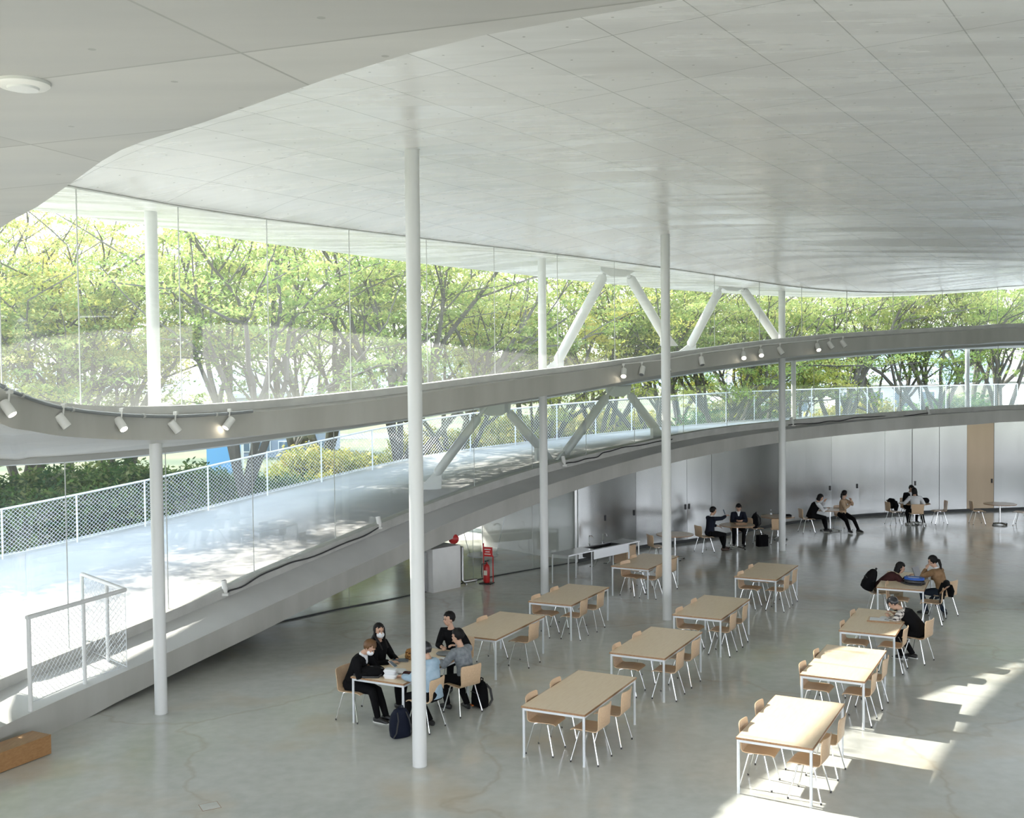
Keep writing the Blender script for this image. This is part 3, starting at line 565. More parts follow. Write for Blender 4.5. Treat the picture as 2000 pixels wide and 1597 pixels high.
def leaf_mat(name, cols):
    m = bpy.data.materials.new(name); m.use_nodes = True; m.node_tree.nodes.clear()
    o = N(m, 'ShaderNodeOutputMaterial'); at_ = N(m, 'ShaderNodeAttribute'); at_.attribute_name = 'tone'
    r = N(m, 'ShaderNodeValToRGB'); cr = r.color_ramp; cr.elements[0].color = (*cols[0], 1); cr.elements[0].position = 0; cr.elements[1].color = (*cols[-1], 1); cr.elements[1].position = 1
    for i, c in enumerate(cols[1:-1]): e = cr.elements.new((i + 1) / (len(cols) - 1)); e.color = (*c, 1)
    L(m, at_.outputs['Fac'], r.inputs[0])
    d = N(m, 'ShaderNodeBsdfDiffuse'); t = N(m, 'ShaderNodeBsdfTranslucent'); L(m, r.outputs[0], d.inputs[0]); L(m, r.outputs[0], t.inputs[0])
    x = N(m, 'ShaderNodeMixShader'); x.inputs[0].default_value = .5; L(m, d.outputs[0], x.inputs[1]); L(m, t.outputs[0], x.inputs[2])
    L(m, x.outputs[0], o.inputs[0]); return m
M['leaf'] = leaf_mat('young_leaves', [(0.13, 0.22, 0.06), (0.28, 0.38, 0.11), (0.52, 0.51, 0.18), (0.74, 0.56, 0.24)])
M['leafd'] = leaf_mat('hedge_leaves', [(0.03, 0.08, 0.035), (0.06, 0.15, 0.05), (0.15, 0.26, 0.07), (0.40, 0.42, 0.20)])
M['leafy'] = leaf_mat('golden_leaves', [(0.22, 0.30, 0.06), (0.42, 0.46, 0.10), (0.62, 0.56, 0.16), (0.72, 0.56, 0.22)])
M['bark'] = mat('bark', (0.11, 0.10, 0.085), 0.9)
def leaves_mesh(name, cent, spread, per, size, m, flat=.35, rg=rng, tone0=None):
    n = len(cent) * per
    P = np.repeat(np.asarray(cent, float), per, 0); S = np.repeat(np.asarray(spread, float), per)
    d = rg.normal(size=(n, 3)); d /= np.linalg.norm(d, axis=1)[:, None] + 1e-9; d *= (rg.random(n) ** .5)[:, None]
    P = P + d * S[:, None] * np.array([1, 1, flat])
    a = rg.random(n) * 2 * PI; til = rg.normal(size=(n, 2)) * .55
    u = np.c_[np.cos(a), np.sin(a), til[:, 0]]; vv = np.c_[-np.sin(a), np.cos(a), til[:, 1]]
    sz = size * (.7 + .6 * rg.random(n)); u *= sz[:, None]; vv *= (sz * .6)[:, None]
    V = np.stack([P - u, P + vv * .8 - u * .1, P + u, P - vv * .8 - u * .1], 1).reshape(-1, 3)
    me = bpy.data.meshes.new(name); me.vertices.add(4 * n); me.vertices.foreach_set('co', V.ravel())
    me.loops.add(4 * n); me.loops.foreach_set('vertex_index', np.arange(4 * n)); me.polygons.add(n)
    me.polygons.foreach_set('loop_start', np.arange(0, 4 * n, 4)); me.update(calc_edges=True)
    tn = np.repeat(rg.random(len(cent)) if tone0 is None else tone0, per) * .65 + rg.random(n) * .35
    at_ = me.attributes.new('tone', 'FLOAT', 'FACE'); at_.data.foreach_set('value', tn.astype(np.float32))
    me.materials.append(m); return me
def tree_proto(seed, H=10.0, limbs=5, lean=.55, per=46, m='leaf', leaf=.046):
    r = random.Random(seed); rg = np.random.default_rng(seed); wood = MB(); cent = []; spr = []
    def grow(p, d, ln, rad, lv):
        pts = [p]; q = p; dd = d.copy()
        for i in range(4):
            dd = (dd + Vector((r.uniform(-1, 1), r.uniform(-1, 1), r.uniform(-.6, .9))) * .14).normalized(); q = q + dd * ln / 4; pts.append(q)
        wood.tube(pts, [rad * (1 - .12 * i) for i in range(5)], 7 if lv < 2 else 5 if lv < 3 else 3, cap=lv == 0)
        if lv >= 2:
            for i in range(1, 5):
                if lv > 2 or i > 1: cent.append(pts[i] + Vector((r.uniform(-.3, .3), r.uniform(-.3, .3), r.uniform(0, .25)))); spr.append(r.uniform(.30, .62))
        if lv == 4: return
        k = limbs if lv == 0 else 3 if lv < 3 else 2
        az0 = r.uniform(0, 2 * PI)
        for j in range(k):
            az = az0 + 2 * PI * j / k + r.uniform(-.4, .4); an = lean * r.uniform(.6, 1.25) * (1 if lv == 0 else .95)
            s = dd.orthogonal().normalized(); s.rotate(Matrix.Rotation(az, 3, dd)); nd = (dd * math.cos(an) + s * math.sin(an))
            nd = (nd + Vector((0, 0, .10))).normalized() if lv < 2 else Vector((nd.x, nd.y, nd.z * .65)).normalized()
            fr = 1.0 if (lv == 0 or j == 0) else r.uniform(.55, 1.0)
            b0 = pts[-1] if fr == 1.0 else pts[max(2, int(fr * 4))]
            grow(b0, nd, ln * r.uniform(.62, .85) if lv else H * .30 * r.uniform(.85, 1.15), rad * (.52 if lv == 0 else .58), lv + 1)
    grow(Vector((0, 0, -.3)), Vector((r.uniform(-.05, .05), r.uniform(-.05, .05), 1)).normalized(), H * .14, .21, 0)
    wm = wood.mesh('tree_wood', M['bark'])
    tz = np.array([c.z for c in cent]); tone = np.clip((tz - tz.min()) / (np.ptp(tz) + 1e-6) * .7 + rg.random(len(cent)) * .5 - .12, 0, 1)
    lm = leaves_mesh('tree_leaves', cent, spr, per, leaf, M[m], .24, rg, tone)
    return wm, lm
PROT = [tree_proto(11, 10.5, 5, .50), tree_proto(23, 10.0, 6, .58), tree_proto(37, 11.0, 5, .46), tree_proto(52, 9.0, 4, .62, m='leafy')]
def tree(p, x, y, rz, s, label, g='zelkova trees beyond the fence'):
    t = thing('tree', label, 'tree', (x, y, 0), rz, g); s *= 1.38; t.scale = (s, s, s)
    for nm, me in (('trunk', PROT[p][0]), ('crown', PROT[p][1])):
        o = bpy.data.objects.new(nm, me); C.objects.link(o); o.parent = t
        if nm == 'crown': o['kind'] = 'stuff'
    return t
def TX(px, Y): return (px - 1000) / 2123.4 * Y
TREES = [
 (0, 455, 33, .3, .98, 'broad tree with several limbs rising from one stump, behind the left end of the fence'),
 (2, 775, 38, 1.2, .98, 'tree whose trunk stands just left of the nearest column'),
 (1, 885, 41, 2.5, .90, 'tree with spread thin trunks just right of the nearest column'),
 (1, 20, 35, .9, 1.0, 'hazy greyish tree at the left end of the window band'),
 (3, 250, 37, 4.0, 1.05, 'tall yellow-topped tree behind the leftmost column'),
 (2, 640, 42, 3.1, 1.02, 'bushy tree filling the gap between the first two tree trunks'),
 (3, 1030, 45, 5.2, .95, 'golden tree behind the window-row column'),
 (0, 1175, 46, 2.2, .95, 'tree behind the first white brace above the gallery'),
 (2, 1285, 47, 4.4, .92, 'tree right behind the column of the middle rows'),
 (1, 1400, 48, .2, .93, 'dark-trunked tree between the two upper white braces'),
 (0, 1500, 52, 3.6, .92, 'slim tree behind the round-table column'),
 (2, 1640, 52, 1.9, .95, 'tree with bundled trunks behind the fence right of the round-table column'),
 (1, 1745, 56, 3.3, .95, 'green tree between the bundled trunks and the far outdoor post'),
 (0, 1825, 56, 5.0, .98, 'tree with forked trunk just before the far outdoor post'),
 (2, 1950, 58, .7, 1.0, 'dense green tree at the far end of the window band'),
 (3, 1560, 50, 2.7, .80, 'short golden tree beside the near outdoor post'),
 (3, -330, 32, 2.6, 1.0, 'low golden tree standing left of the fence end'),
 (1, -250, 30, .6, .66, 'smaller green tree close outside the left end of the fence'),
 (0, -560, 33, 1.6, .95, 'tree well left of the fence end'),
 (1, -180, 36, 2.0, 1.0, 'tree past the left end of the window band'),
 (0, 2100, 60, 2.0, 1.0, 'tree past the far end of the window band'),
 (1, 560, 52, 1.1, 1.0, 'farther tree seen through gaps behind the broad stump tree'),
 (0, 950, 60, 4.1, 1.0, 'farther tree seen through gaps beside the window-row column'),
 (2, 130, 50, 5.5, 1.05, 'farther tree behind the yellow-topped tree'),
 (1, 1330, 66, 4.9, 1.0, 'farther tree seen through gaps between the braces'),
 (0, 1900, 72, 1.5, 1.15, 'farthest tree behind the end of the fence'),
]
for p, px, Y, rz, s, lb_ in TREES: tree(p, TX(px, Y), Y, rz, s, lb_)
def bush_mesh(seed, m, n=260, per=120, size=.034):
    rg = np.random.default_rng(seed); d = rg.normal(size=(n, 3)); d /= np.linalg.norm(d, axis=1)[:, None]; d[:, 2] = np.abs(d[:, 2])
    rr = (.72 + .3 * rg.random(n))[:, None]; c = d * rr * np.array([1.1, 1.1, 1.0]); return leaves_mesh('bush_leaves', c, np.full(n, .24), per, size, M[m], .8, rg)
BM = [bush_mesh(5, 'leafd'), bush_mesh(6, 'leafd'), bush_mesh(8, 'leafy')]
core = MB().ell((0, 0, .0), (.85, .85, .85), n=12, m=8).mesh('bush_core', mat('bush_dark', (0.02, 0.035, 0.02), 1.0))  # solid dark core filling the inside of each bush
BUSH = [(0, -40, 32.5, 2.1, 'dark green bush at the very left end of the fence'), (1, 70, 33, 2.3, 'second dark green bush behind the left end of the fence'), (0, 170, 34, 2.5, 'tall dark bush behind the fence just left of the ramp-edge column'),
        (1, 265, 34.5, 2.4, 'dark bush hidden partly by the ramp-edge column'), (0, 352, 35, 2.3, 'dark bush just right of the ramp-edge column'), (1, 560, 37, 1.75, 'grey-green bush right of the broad tree stump'), (2, 690, 40, 2.3, 'golden shrub before the second tree trunk'), (2, 620, 41, 2.4, 'golden shrub behind the grey-green bush'),
        (2, 860, 43, 2.9, 'golden shrub right of the nearest column, behind the fence'), (2, 1010, 47, 3.3, 'tall golden shrub behind the terrace brace top'), (2, 1140, 48, 3.4, 'tall golden shrub left of the second terrace brace'), (2, 1225, 49, 3.2, 'golden shrub under the second terrace brace apex'), (0, 1450, 56, 3.6, 'green shrub behind the fence left of the round-table column'), (2, 1680, 58, 3.3, 'golden shrub behind the bundled trunks'), (0, 1860, 62, 3.6, 'green shrub by the far outdoor post'),
        (2, 950, 44, 2.6, 'golden shrub behind the terrace brace'), (2, 1080, 46, 2.6, 'golden shrub behind the window-row column'), (2, 1330, 52, 2.0, 'low golden shrub behind the fence past the second terrace brace'), (2, 1570, 54, 2.4, 'golden shrub beside the near outdoor post'), (0, 1950, 60, 2.9, 'green shrub behind the far end of the fence'), (2, 1760, 60, 2.4, 'pale shrub between forked and bundled trunks'),
        (1, 455, 37, 1.9, 'grey-green bush around the foot of the broad stump tree')]
for k, px, Y, s, lb_ in BUSH:
    t = thing('bush', lb_, 'bush', (TX(px, Y), Y, 0), px * .37, 'bushes behind the fence'); t.scale = (s, s, s)
    o = bpy.data.objects.new('foliage', BM[k]); C.objects.link(o); o.parent = t; o['kind'] = 'stuff'
    o = bpy.data.objects.new('dark_core', core); C.objects.link(o); o.parent = t

# ---------------------------------------------------------------- terrace fence of posts, rail and chain link
fpath = [[-16.6, 22.6, .2], [-14.2, 25.1, .6]] + [list(p) for p in FB]
fd = dense(fpath, 12); acc = [0.0]
for a, c in zip(fd, fd[1:]): acc.append(acc[-1] + math.dist(a, c))
def at_len(s):
    i = min(max(0, int(np.searchsorted(acc, s)) - 1), len(fd) - 2); t = (s - acc[i]) / (acc[i + 1] - acc[i]); return Vector(lerp(fd[i], fd[i + 1], t))
s0 = acc[24]; step = 1.79; posts = []; s = s0 - 2 * step
while s < acc[-1] - .1: posts.append(at_len(s)); s += step
FH = 1.22
fence = thing('fence', 'long white chain-link fence with posts along the outer edge of the ramp', 'fence', posts[0])
o0 = posts[0]
pm = MB().lathe([(.024, -.04), (.024, FH)], n=10).mesh('fence_post', M['galv'])
def wires(bm, A, B_, h0, h1, sp_=.105, r=.0048):
    """chain link between posts: two families of slanting wires"""
    U = (B_ - A); ln = U.length; u = U / ln; h = h1 - h0; nwi = int((ln + h) / sp_)
    for k in range(1, nwi):
        x = k * sp_
        for sg in (1, -1):
            a0, z0, a1, z1 = x - h, h0, x, h1
            if a0 < 0: z0 += -a0; a0 = 0
            if a1 > ln: z1 -= a1 - ln; a1 = ln
            if a1 - a0 < .02: continue
            if sg < 0: a0, a1 = ln - a0, ln - a1
            bm.tube([A + u * a0 + Vector((0, 0, z0)), A + u * a1 + Vector((0, 0, z1))], r, 3, cap=False)
for i, p in enumerate(posts):
    o = bpy.data.objects.new('post', pm); C.objects.link(o); o.parent = fence; o.location = p - o0
    if i + 1 < len(posts):
        q = posts[i + 1]
        MB().tube([p - o0 + Vector((0, 0, FH)), q - o0 + Vector((0, 0, FH))], .026, 8).build('top_rail', M['galv'], fence)
        b = MB(); b.tube([p - o0 + Vector((0, 0, .07)), q - o0 + Vector((0, 0, .07))], .006, 4)
        wires(b, p - o0, q - o0, .07, FH - .02); o = b.build('chain_link', M['galv'], fence, False); o['kind'] = 'stuff'

# ---------------------------------------------------------------- small barrier on the ramp ledge
g = DATA['gate']; P1, P2 = Vector(g[0][:3]), Vector(g[1][:3]); P4 = Vector((-7.33, 18.35, .6)); CN = Vector((-6.33, 17.6, .47)); P3 = CN + (P4 - CN) * .42
P3.z = .5
gb_ = thing('barrier', 'small L-shaped white pipe barrier with chain link on the ramp ledge', 'barrier', P1)
HG = 1.38
for p in (P1, P2, P3, P4): MB().tube([p - P1 - Vector((0, 0, .02)), p - P1 + Vector((0, 0, HG))], .032, 12).build('post', M['white'], gb_)
tp = Vector((0, 0, HG))
MB().tube([P1 - P1 + tp - (P2 - P1) * .03, CN - P1 + tp], .034, 12).build('top_rail', M['white'], gb_)
MB().tube([CN - P1 + tp, P4 - P1 + tp], .034, 12).build('top_rail', M['white'], gb_)
for a, c in ((P1, P2), (P2, CN), (CN, P4)):
    b = MB(); wires(b, a - P1, c - P1, .12, HG - .03, .10, .003); b.tube([a - P1 + Vector((0, 0, .12)), c - P1 + Vector((0, 0, .12))], .006, 4)
    o = b.build('chain_link', M['galv'], gb_, False); o['kind'] = 'stuff'
MB().tube([CN - P1 + Vector((0, 0, .1)), CN - P1 + tp], .005, 5).build('edge_wire', M['galv'], gb_)

# ---------------------------------------------------------------- spotlights on the gallery edge
M['lampw'] = mat('lamp_white', (0.74, 0.74, 0.71), 0.4); M['lens_on'] = mat('lit_lens', (1, 1, 1), 0.3, emit=(1.0, 0.86, 0.66), emit_s=9.0); M['lens_off'] = mat('dark_lens', (0.25, 0.26, 0.27), 0.2)
PI_ = dense(DATA['pipe'], 4)
t = thing('light_pipe', 'bent grey conduit pipe running along the near gallery edge', 'pipe', PI_[0])
MB().tube([Vector(p) - Vector(PI_[0]) for p in PI_], .024, 10).build('conduit', mat('conduit_grey', (.34, .36, .38), .4, .6), t)
for k in (5, 9, 13, 18, 23): MB().tube([Vector(PI_[k]) - Vector(PI_[0]), Vector(PI_[k + 1]) * .12 + Vector(PI_[k]) * .88 - Vector(PI_[0])], .034, 10).build('clamp', M['rail'], t)
LIT = {0, 2, 4, 5, 9, 10, 12}
names5 = ['lit white spotlight at the far left end of the conduit', 'unlit white spotlight second along the conduit', 'lit white spotlight third along the conduit', 'unlit white spotlight fourth along the conduit', 'lit white spotlight at the right end of the conduit',
 'lit spotlight first of those past the nearest column, left of the middle-row column', 'unlit spotlight just right of the first lit one, left of the middle-row column', 'unlit spotlight half hidden by the middle-row column', 'unlit spotlight alone, right of the middle-row column', 'brightest lit spotlight, left of the round-table column', 'small lit spotlight right beside the brightest one',
 'unlit spotlight in front of the round-table column', 'lit spotlight first of the three past the round-table column', 'unlit spotlight in the middle of the last three', 'unlit spotlight at the far end of the last three']
aim = [(.6, -.1), (.5, .2), (.6, -.4), (.5, .2), (-.45, -.5), (-.1, -.7), (-.2, -.5), (.3, -.3), (.1, -.4), (-.05, -.9), (-.05, -.9), (.5, -.2), (.1, -.7), (.5, -.2), (.5, -.2)]
for i, (x, y, z) in enumerate(DATA['spots']):
    near = i < 5; s = 1.0 if near else 1.15
    t = thing('spotlight', names5[i], 'spotlight', (x, y, z), 0, 'spotlights along the gallery edge')
    d = Vector((aim[i][0], aim[i][1], -.75)).normalized()
    MB().tube([-d * .10 * s, -d * .09 * s, d * .085 * s, d * .095 * s], [.045 * s, .058 * s, .058 * s, .054 * s], 16).build('housing', M['lampw'], t)
    MB().tube([d * .090 * s, d * .099 * s], .047 * s, 16).build('lens', M['lens_on' if i in LIT else 'lens_off'], t)
    up_ = Vector((0, .05, .17)); MB().tube([Vector((0, 0, .0)), Vector((0, .03, .09)), up_], .012, 8).build('stem', M['lampw'], t)
    MB().box(up_ + Vector((0, .01, .02)), (.05, .08, .05)).build('mount', M['lampw'], t, False)
for i, lb_ in ((10, 'lighting track along the gallery edge past the nearest column'),):
    sp_ = DATA['spots'][5:]; pts = [Vector((p[0], p[1] + .07, p[2] + .20)) for p in sp_]
    t = thing('lighting_track', 'thin white lighting track along the far gallery edge', 'track', pts[0]); MB().tube([p - pts[0] for p in pts], .016, 6).build('rail', M['lampw'], t)
ups = ['white uplight lying on the ledge beyond the ramp-edge column', 'white uplight on the ledge just left of the nearest column', 'white uplight on the ledge right of the window-row column', 'small uplight on the ledge right of the round-table column', 'small uplight at the far end of the ledge']
for (p, q), lb_ in zip(zip(DATA['up'], DATA['uptop']), ups):
    p = Vector(p); t = thing('uplight', lb_, 'spotlight', p, 0, 'uplights on the ramp ledge')
    MB().box((0, 0, -.05), (.12, .12, .05)).build('base', M['lampw'], t, False)
    MB().tube([Vector((0, 0, -.03)), Vector((-.02, .02, .06)), Vector((-.05, .05, .20))], [.03, .055, .055], 14).build('housing', M['lampw'], t)
    MB().tube([Vector((-.05, .05, .20)), Vector((-.053, .053, .21))], .046, 14).build('lens', M['lens_off'], t)
for k, lb_ in (('cable1', 'dark cable along the kerb left of the nearest column'), ('cable2', 'dark cable along the kerb right of the window-row column'), ('cable3', 'dark cable along the far kerb')):
    c = dense(DATA[k], 6); p0 = Vector(c[0]); c = [Vector(p) - p0 + Vector((0, 0, .015 * math.sin(i * .9))) for i, p in enumerate(c)]
    o = MB().tube(c, .016, 6).build('cable', M['blackp'], None); o.location = p0; tag(o, lb_, 'cable')
# smoke detector on the gallery underside
x, y, z = DATA['disc'][0]
t = thing('ceiling_disc', 'round white ceiling fitting on the gallery underside close to the camera', 'fitting', (x, y, 6.45), 0)
MB().lathe([(.098, .0), (.098, -.012), (.085, -.022)], n=32).build('trim_ring', M['lampw'], t); MB().lathe([(.06, -.02), (.055, -.03), (.03, -.034)], n=24).build('cover', M['white'], t)

# ---------------------------------------------------------------- things on the floor at the glass wall
a, c = Vector(DATA['box'][0]), Vector(DATA['box'][1]); u = (c - a).normalized(); nv = Vector((-u.y, u.x, 0))
t = thing('white_cabinet', 'tall white boxed riser under the ramp next to the fire extinguisher', 'cabinet', a)
R_ = Matrix.Rotation(math.atan2(u.y, u.x), 3, 'Z')
MB().box(u * (c - a).length / 2 + nv * .3 + Vector((0, 0, .53)), ((c - a).length, .6, 1.06), R_).build('body', M['plaster'], t, False)
MB().box(-u * .06 + nv * .3 + Vector((0, 0, .50)), (.035, .3, .95), R_).build('side_rail', M['steel'], t, False)
x, y, z = DATA['alarm'][0]
o = MB().ell((0, 0, 0), (.13, .10, .13), n=16, m=10).build('alarm_dome', mat('alarm_red', (0.42, 0.02, 0.02), .35)); o.location = (x, y, z); tag(o, 'red half-round alarm dome on the ramp edge above the white box', 'alarm')
pw = [Vector(p) for p in DATA['pipe_w']]
t = thing('drain_pipe', 'grey bent drain pipe beside the white boxed riser', 'pipe', pw[0])
pp = [pw[0] + Vector((-.08, 0, 0)), pw[0], Vector((pw[0].x, pw[0].y, .12)), Vector((pw[0].x + .05, pw[0].y, .07)), pw[2] + Vector((0, 0, -.01))]
MB().tube([p - pw[0] for p in pp], .045, 12).build('tube', M['steel'], t)
for s in (.15, .95): q = pp[3].lerp(pp[4], s); MB().tube([q - pw[0], Vector((q.x, q.y, 0)) - pw[0]], .03, 8).build('foot', M['steel'], t)
x, y, z = DATA['ext'][0]
M['red'] = mat('extinguisher_red', (0.50, 0.02, 0.02), .3); M['redsign'] = mat('red_sign', (0.62, 0.03, 0.03), .5)
t = thing('fire_extinguisher', 'red fire extinguisher on its stand in front of the glass wall', 'extinguisher', (x, y, 0), -.4)
MB().lathe([(.0, .03), (.075, .03), (.08, .06), (.08, .40), (.06, .47), (.025, .50), (.025, .54)], n=20).build('cylinder', M['red'], t)
MB().box((0, 0, .57), (.04, .16, .03)).build('handle', M['blackp'], t, False)
MB().tube([(0.02, -.03, .52), (-.10, -.06, .50), (-.12, -.06, .3), (-.10, -.07, .16)], .013, 8).build('hose', M['blackp'], t)
MB().box((0, .0, .012), (.32, .26, .024)).build('base', M['blackp'], t, False)
b = MB(); b.box((-.13, .10, .5), (.02, .02, 1.0)).box((.13, .10, .35), (.02, .02, .7)); b.build('stand', M['redsign'], t, False)
sg = MB().box((-.01, .09, .79), (.26, .015, .24)).build('sign', M['redsign'], t, False)
for zz_, wd in ((.85, .17), (.79, .12), (.73, .17)): MB().box((-.01, .08, zz_), (wd, .006, .022)).build('sign_mark', mat('sign_white%d' % int(zz_ * 100), (.8, .78, .74), .5), sg, False)
MB().box((0, -.081, .28), (.09, .006, .12)).build('sticker', mat('label_cream', (.75, .72, .6), .5), t, False)
# hanging disc in the court
x, y, z = DATA['dish'][0]
t = thing('hanging_tray', 'small round tray on thin rods behind the ground-level glass', 'tray', (x, y, .08))
MB().lathe([(.0, 0), (.42, .0), (.46, .03), (.45, .05), (.40, .03), (0, .03)], n=28).build('tray', M['ledge'], t)
for sx, tx in ((-.38, -.75), (0, -.02), (.38, .75)): MB().tube([(sx, 0, .04), (tx, .05, 1.55)], .010, 6).build('rod', M['galv'], t)
# oak bench block
be = Vector((-6.56, 15.20, 0)); bd = Vector((-.45, -.89, 0)).normalized()
t = thing('bench', 'long oak block bench at the foot of the ramp', 'bench', be)
bl = 3.4; Rb = Matrix.Rotation(math.atan2(bd.y, bd.x), 3, 'Z'); side = Vector((bd.y, -bd.x, 0))
b = MB().box(bd * bl / 2 + side * .19 + Vector((0, 0, .145)), (bl, .38, .27), Rb).build('block', M['bench'], t, False)
for s in (.3, 3.1): MB().box(bd * s + side * .19 + Vector((0, 0, .006)), (.12, .3, .012), Rb).build('foot', M['rubber'], t, False)
x, y, z = DATA['floorhatch'][0]
t = thing('floor_hatch', 'small square floor hatch outlined in the concrete floor', 'hatch', (x, y, 0), .5)
MB().box((0, 0, .0008), (.22, .22, .0012)).build('cover', M['floor'], t, False)
for k in range(4):
    a_ = k * PI / 2; MB().box((.112 * math.cos(a_), .112 * math.sin(a_), .001), (.006 if k % 2 == 0 else .23, .23 if k % 2 == 0 else .006, .0015)).build('rim', M['brownwood'], t, False)

# ---------------------------------------------------------------- steel sink bench
sc_ = Vector((2.18, 28.25, 0)); rz = math.atan2(2.2, 2.0)
t = thing('sink_bench', 'long stainless steel sink bench with two taps by the glass wall', 'sink', sc_, rz)
ln, wd, hz = 3.05, .58, .76
b = MB(); x0, x1, x2, x3 = -ln / 2, -.35, .85, ln / 2
for xa, xb in ((x0, x1), (x2, x3)): b.box(((xa + xb) / 2, 0, hz - .015), (xb - xa, wd, .03))
for s in (-1, 1): b.box(((x1 + x2) / 2, s * (wd / 2 - .05), hz - .015), (x2 - x1, .10, .03))
b.build('worktop', M['steel'], t, False)
b = MB()
for s in (-1, 1): b.box(((x1 + x2) / 2, s * (wd / 2 - .10), hz - .13), (x2 - x1, .012, .23)); b.box((x1 if s < 0 else x2, 0, hz - .13), (.012, wd - .2, .23))
b.box(((x1 + x2) / 2, 0, hz - .245), (x2 - x1, wd - .2, .012)); b.build('basin', mat('basin_dark', (.12, .12, .12), .35, .8), t, False)
MB().box(((x1 + x2) / 2, -(wd / 2 - .012), hz - .13), (x2 - x1 + .3, .02, .22)).build('front_apron', M['steel'], t, False)
for xx in (x0 + .03, x1 - .2, x2 + .2, x3 - .03):
    for s in (-1, 1): MB().tube([(xx, s * (wd / 2 - .03), 0), (xx, s * (wd / 2 - .03), hz - .03)], .019, 8).build('leg', M['steel'], t)
for xx in (-.05, .55):
    tap = MB().tube([(xx, .22, hz), (xx, .22, hz + .22), (xx, .20, hz + .27), (xx, .14, hz + .28), (xx, .10, hz + .25), (xx, .09, hz + .20)], .013, 8).build('tap', M['chrome'], t)
    MB().lathe([(.03, hz), (.03, hz + .05), (.015, hz + .06)], (xx, .22, 0), 12).build('tap_base', M['chrome'], tap)
    MB().tube([(xx, .0, hz - .25), (xx, .0, .30), (xx + .03, .1, .22), (xx, .2, .22)], .02, 8).build('waste_pipe', M['chrome'], t)
o = MB().box((x2 + .45, .05, .40), (.42, .42, .5)).build('under_box', M['ply'], t, False)

# ---------------------------------------------------------------- tables
def rect_table(label, x, y, a):
    t = thing('table', label, 'table', (x, y, 0), a, 'rectangular wooden tables')
    Wd, Ln, Ht = .957, 2.0, .72
    for o in TABLE_PARTS if TABLE_PARTS else []:
        c = o.copy(); C.objects.link(c); c.parent = t
        for gch in o.children: d = gch.copy(); C.objects.link(d); d.parent = c
    if not TABLE_PARTS:
        TABLE_PARTS.append(MB().box((Wd / 2, Ln / 2, Ht - .012), (Wd - .012, Ln - .012, .024)).build('tabletop', M['top'], t, False))
        e = MB()
        for s in (0, 1): e.box((Wd / 2, s * Ln + (.004 if s == 0 else -.004), Ht - .0135), (Wd, .008, .025)); e.box((s * Wd + (.004 if s == 0 else -.004), Ln / 2, Ht - .0135), (.008, Ln - .016, .025))
        TABLE_PARTS.append(e.build('edge_band', M['topedge'], t, False))
        f = MB()
        for s in (0, 1): f.box((Wd / 2, .03 + s * (Ln - .06), Ht - .045), (Wd - .03, .025, .035)); f.box((.03 + s * (Wd - .06), Ln / 2, Ht - .045), (.025, Ln - .09, .035))
        TABLE_PARTS.append(f.build('apron', M['galv'], t, False))
        for sx in (0, 1):
            for sy in (0, 1):
                cx_, cy_ = .028 + sx * (Wd - .056), .028 + sy * (Ln - .056)
                lg = MB().lathe([(.019, .012), (.019, Ht - .026)], (cx_, cy_, 0), 12).build('leg', M['galv'], t); MB().lathe([(.021, 0), (.021, .014)], (cx_, cy_, 0), 12).build('foot', M['white'], lg); TABLE_PARTS.append(lg)
    return t
TABLE_PARTS = []
TB = {'A': (0.081, 14.874, -.468), 'B': (1.554, 17.702, -.475), 'C': (2.991, 20.439, -.48), 'D': (.283, 21.76, -.47), 'E': (2.306, 25.65, -.51), 'F': (2.765, 13.504, -.483), 'G': (4.31, 16.307, -.483), 'H': (5.728, 19.057, -.474), 'I': (7.658, 22.839, -.45), 'J': (4.921, 24.165, -.49), 'K': (-1.171, 19.071, -.466), 'L': (-2.502, 16.424, -.475)}
TD = {'A': ('empty wooden table, foremost of the middle row', 'foremost middle-row table'), 'B': ('empty wooden table, second of the middle row', 'second middle-row table'), 'C': ('empty wooden table, third of the middle row by its column', 'third middle-row table'), 'J': ('empty wooden table, hindmost of the middle row', 'hindmost middle-row table'),
      'L': ('wooden table strewn with bags and lunch boxes, five students around it', 'five students\' table'), 'K': ('empty wooden table with a lamp glint, right behind the five students', 'table behind the five students'), 'D': ('empty wooden table beside the window-row column', 'table at the window-row column'), 'E': ('empty wooden table closest to the steel sink bench', 'table nearest the sink'),
      'F': ('wooden table in full sun, foremost of the right-hand row', 'foremost sunlit table'), 'G': ('sunlit wooden table, second of the right-hand row', 'second sunlit table'), 'H': ('wooden table where a person in a black vest is writing', 'writing person\'s table'), 'I': ('wooden table with a laptop and a blue bag on it', 'laptop table')}
for k, (x, y, a) in TB.items(): rect_table(TD[k][0], x, y, a)
M['rtop'] = wood('round_top', (0.58, 0.44, 0.30), (0.64, 0.50, 0.35), 0.3)
RT = [(4.56, 30.55, .52, 'empty round table with a pale top, behind the middle-row column'), (6.68, 32.28, .50, 'round table where two people in dark suits sit'), (8.33, 34.1, .52, 'round table with a bottle, half hidden by the round-table column'),
      (10.44, 35.68, .50, 'round table shared by two people chatting near the panel wall'), (13.75, 37.1, .52, 'round table with a black bag, where two people face each other'), (16.5, 36.7, .54, 'empty round table at the far end of the hall')]
rt0 = None
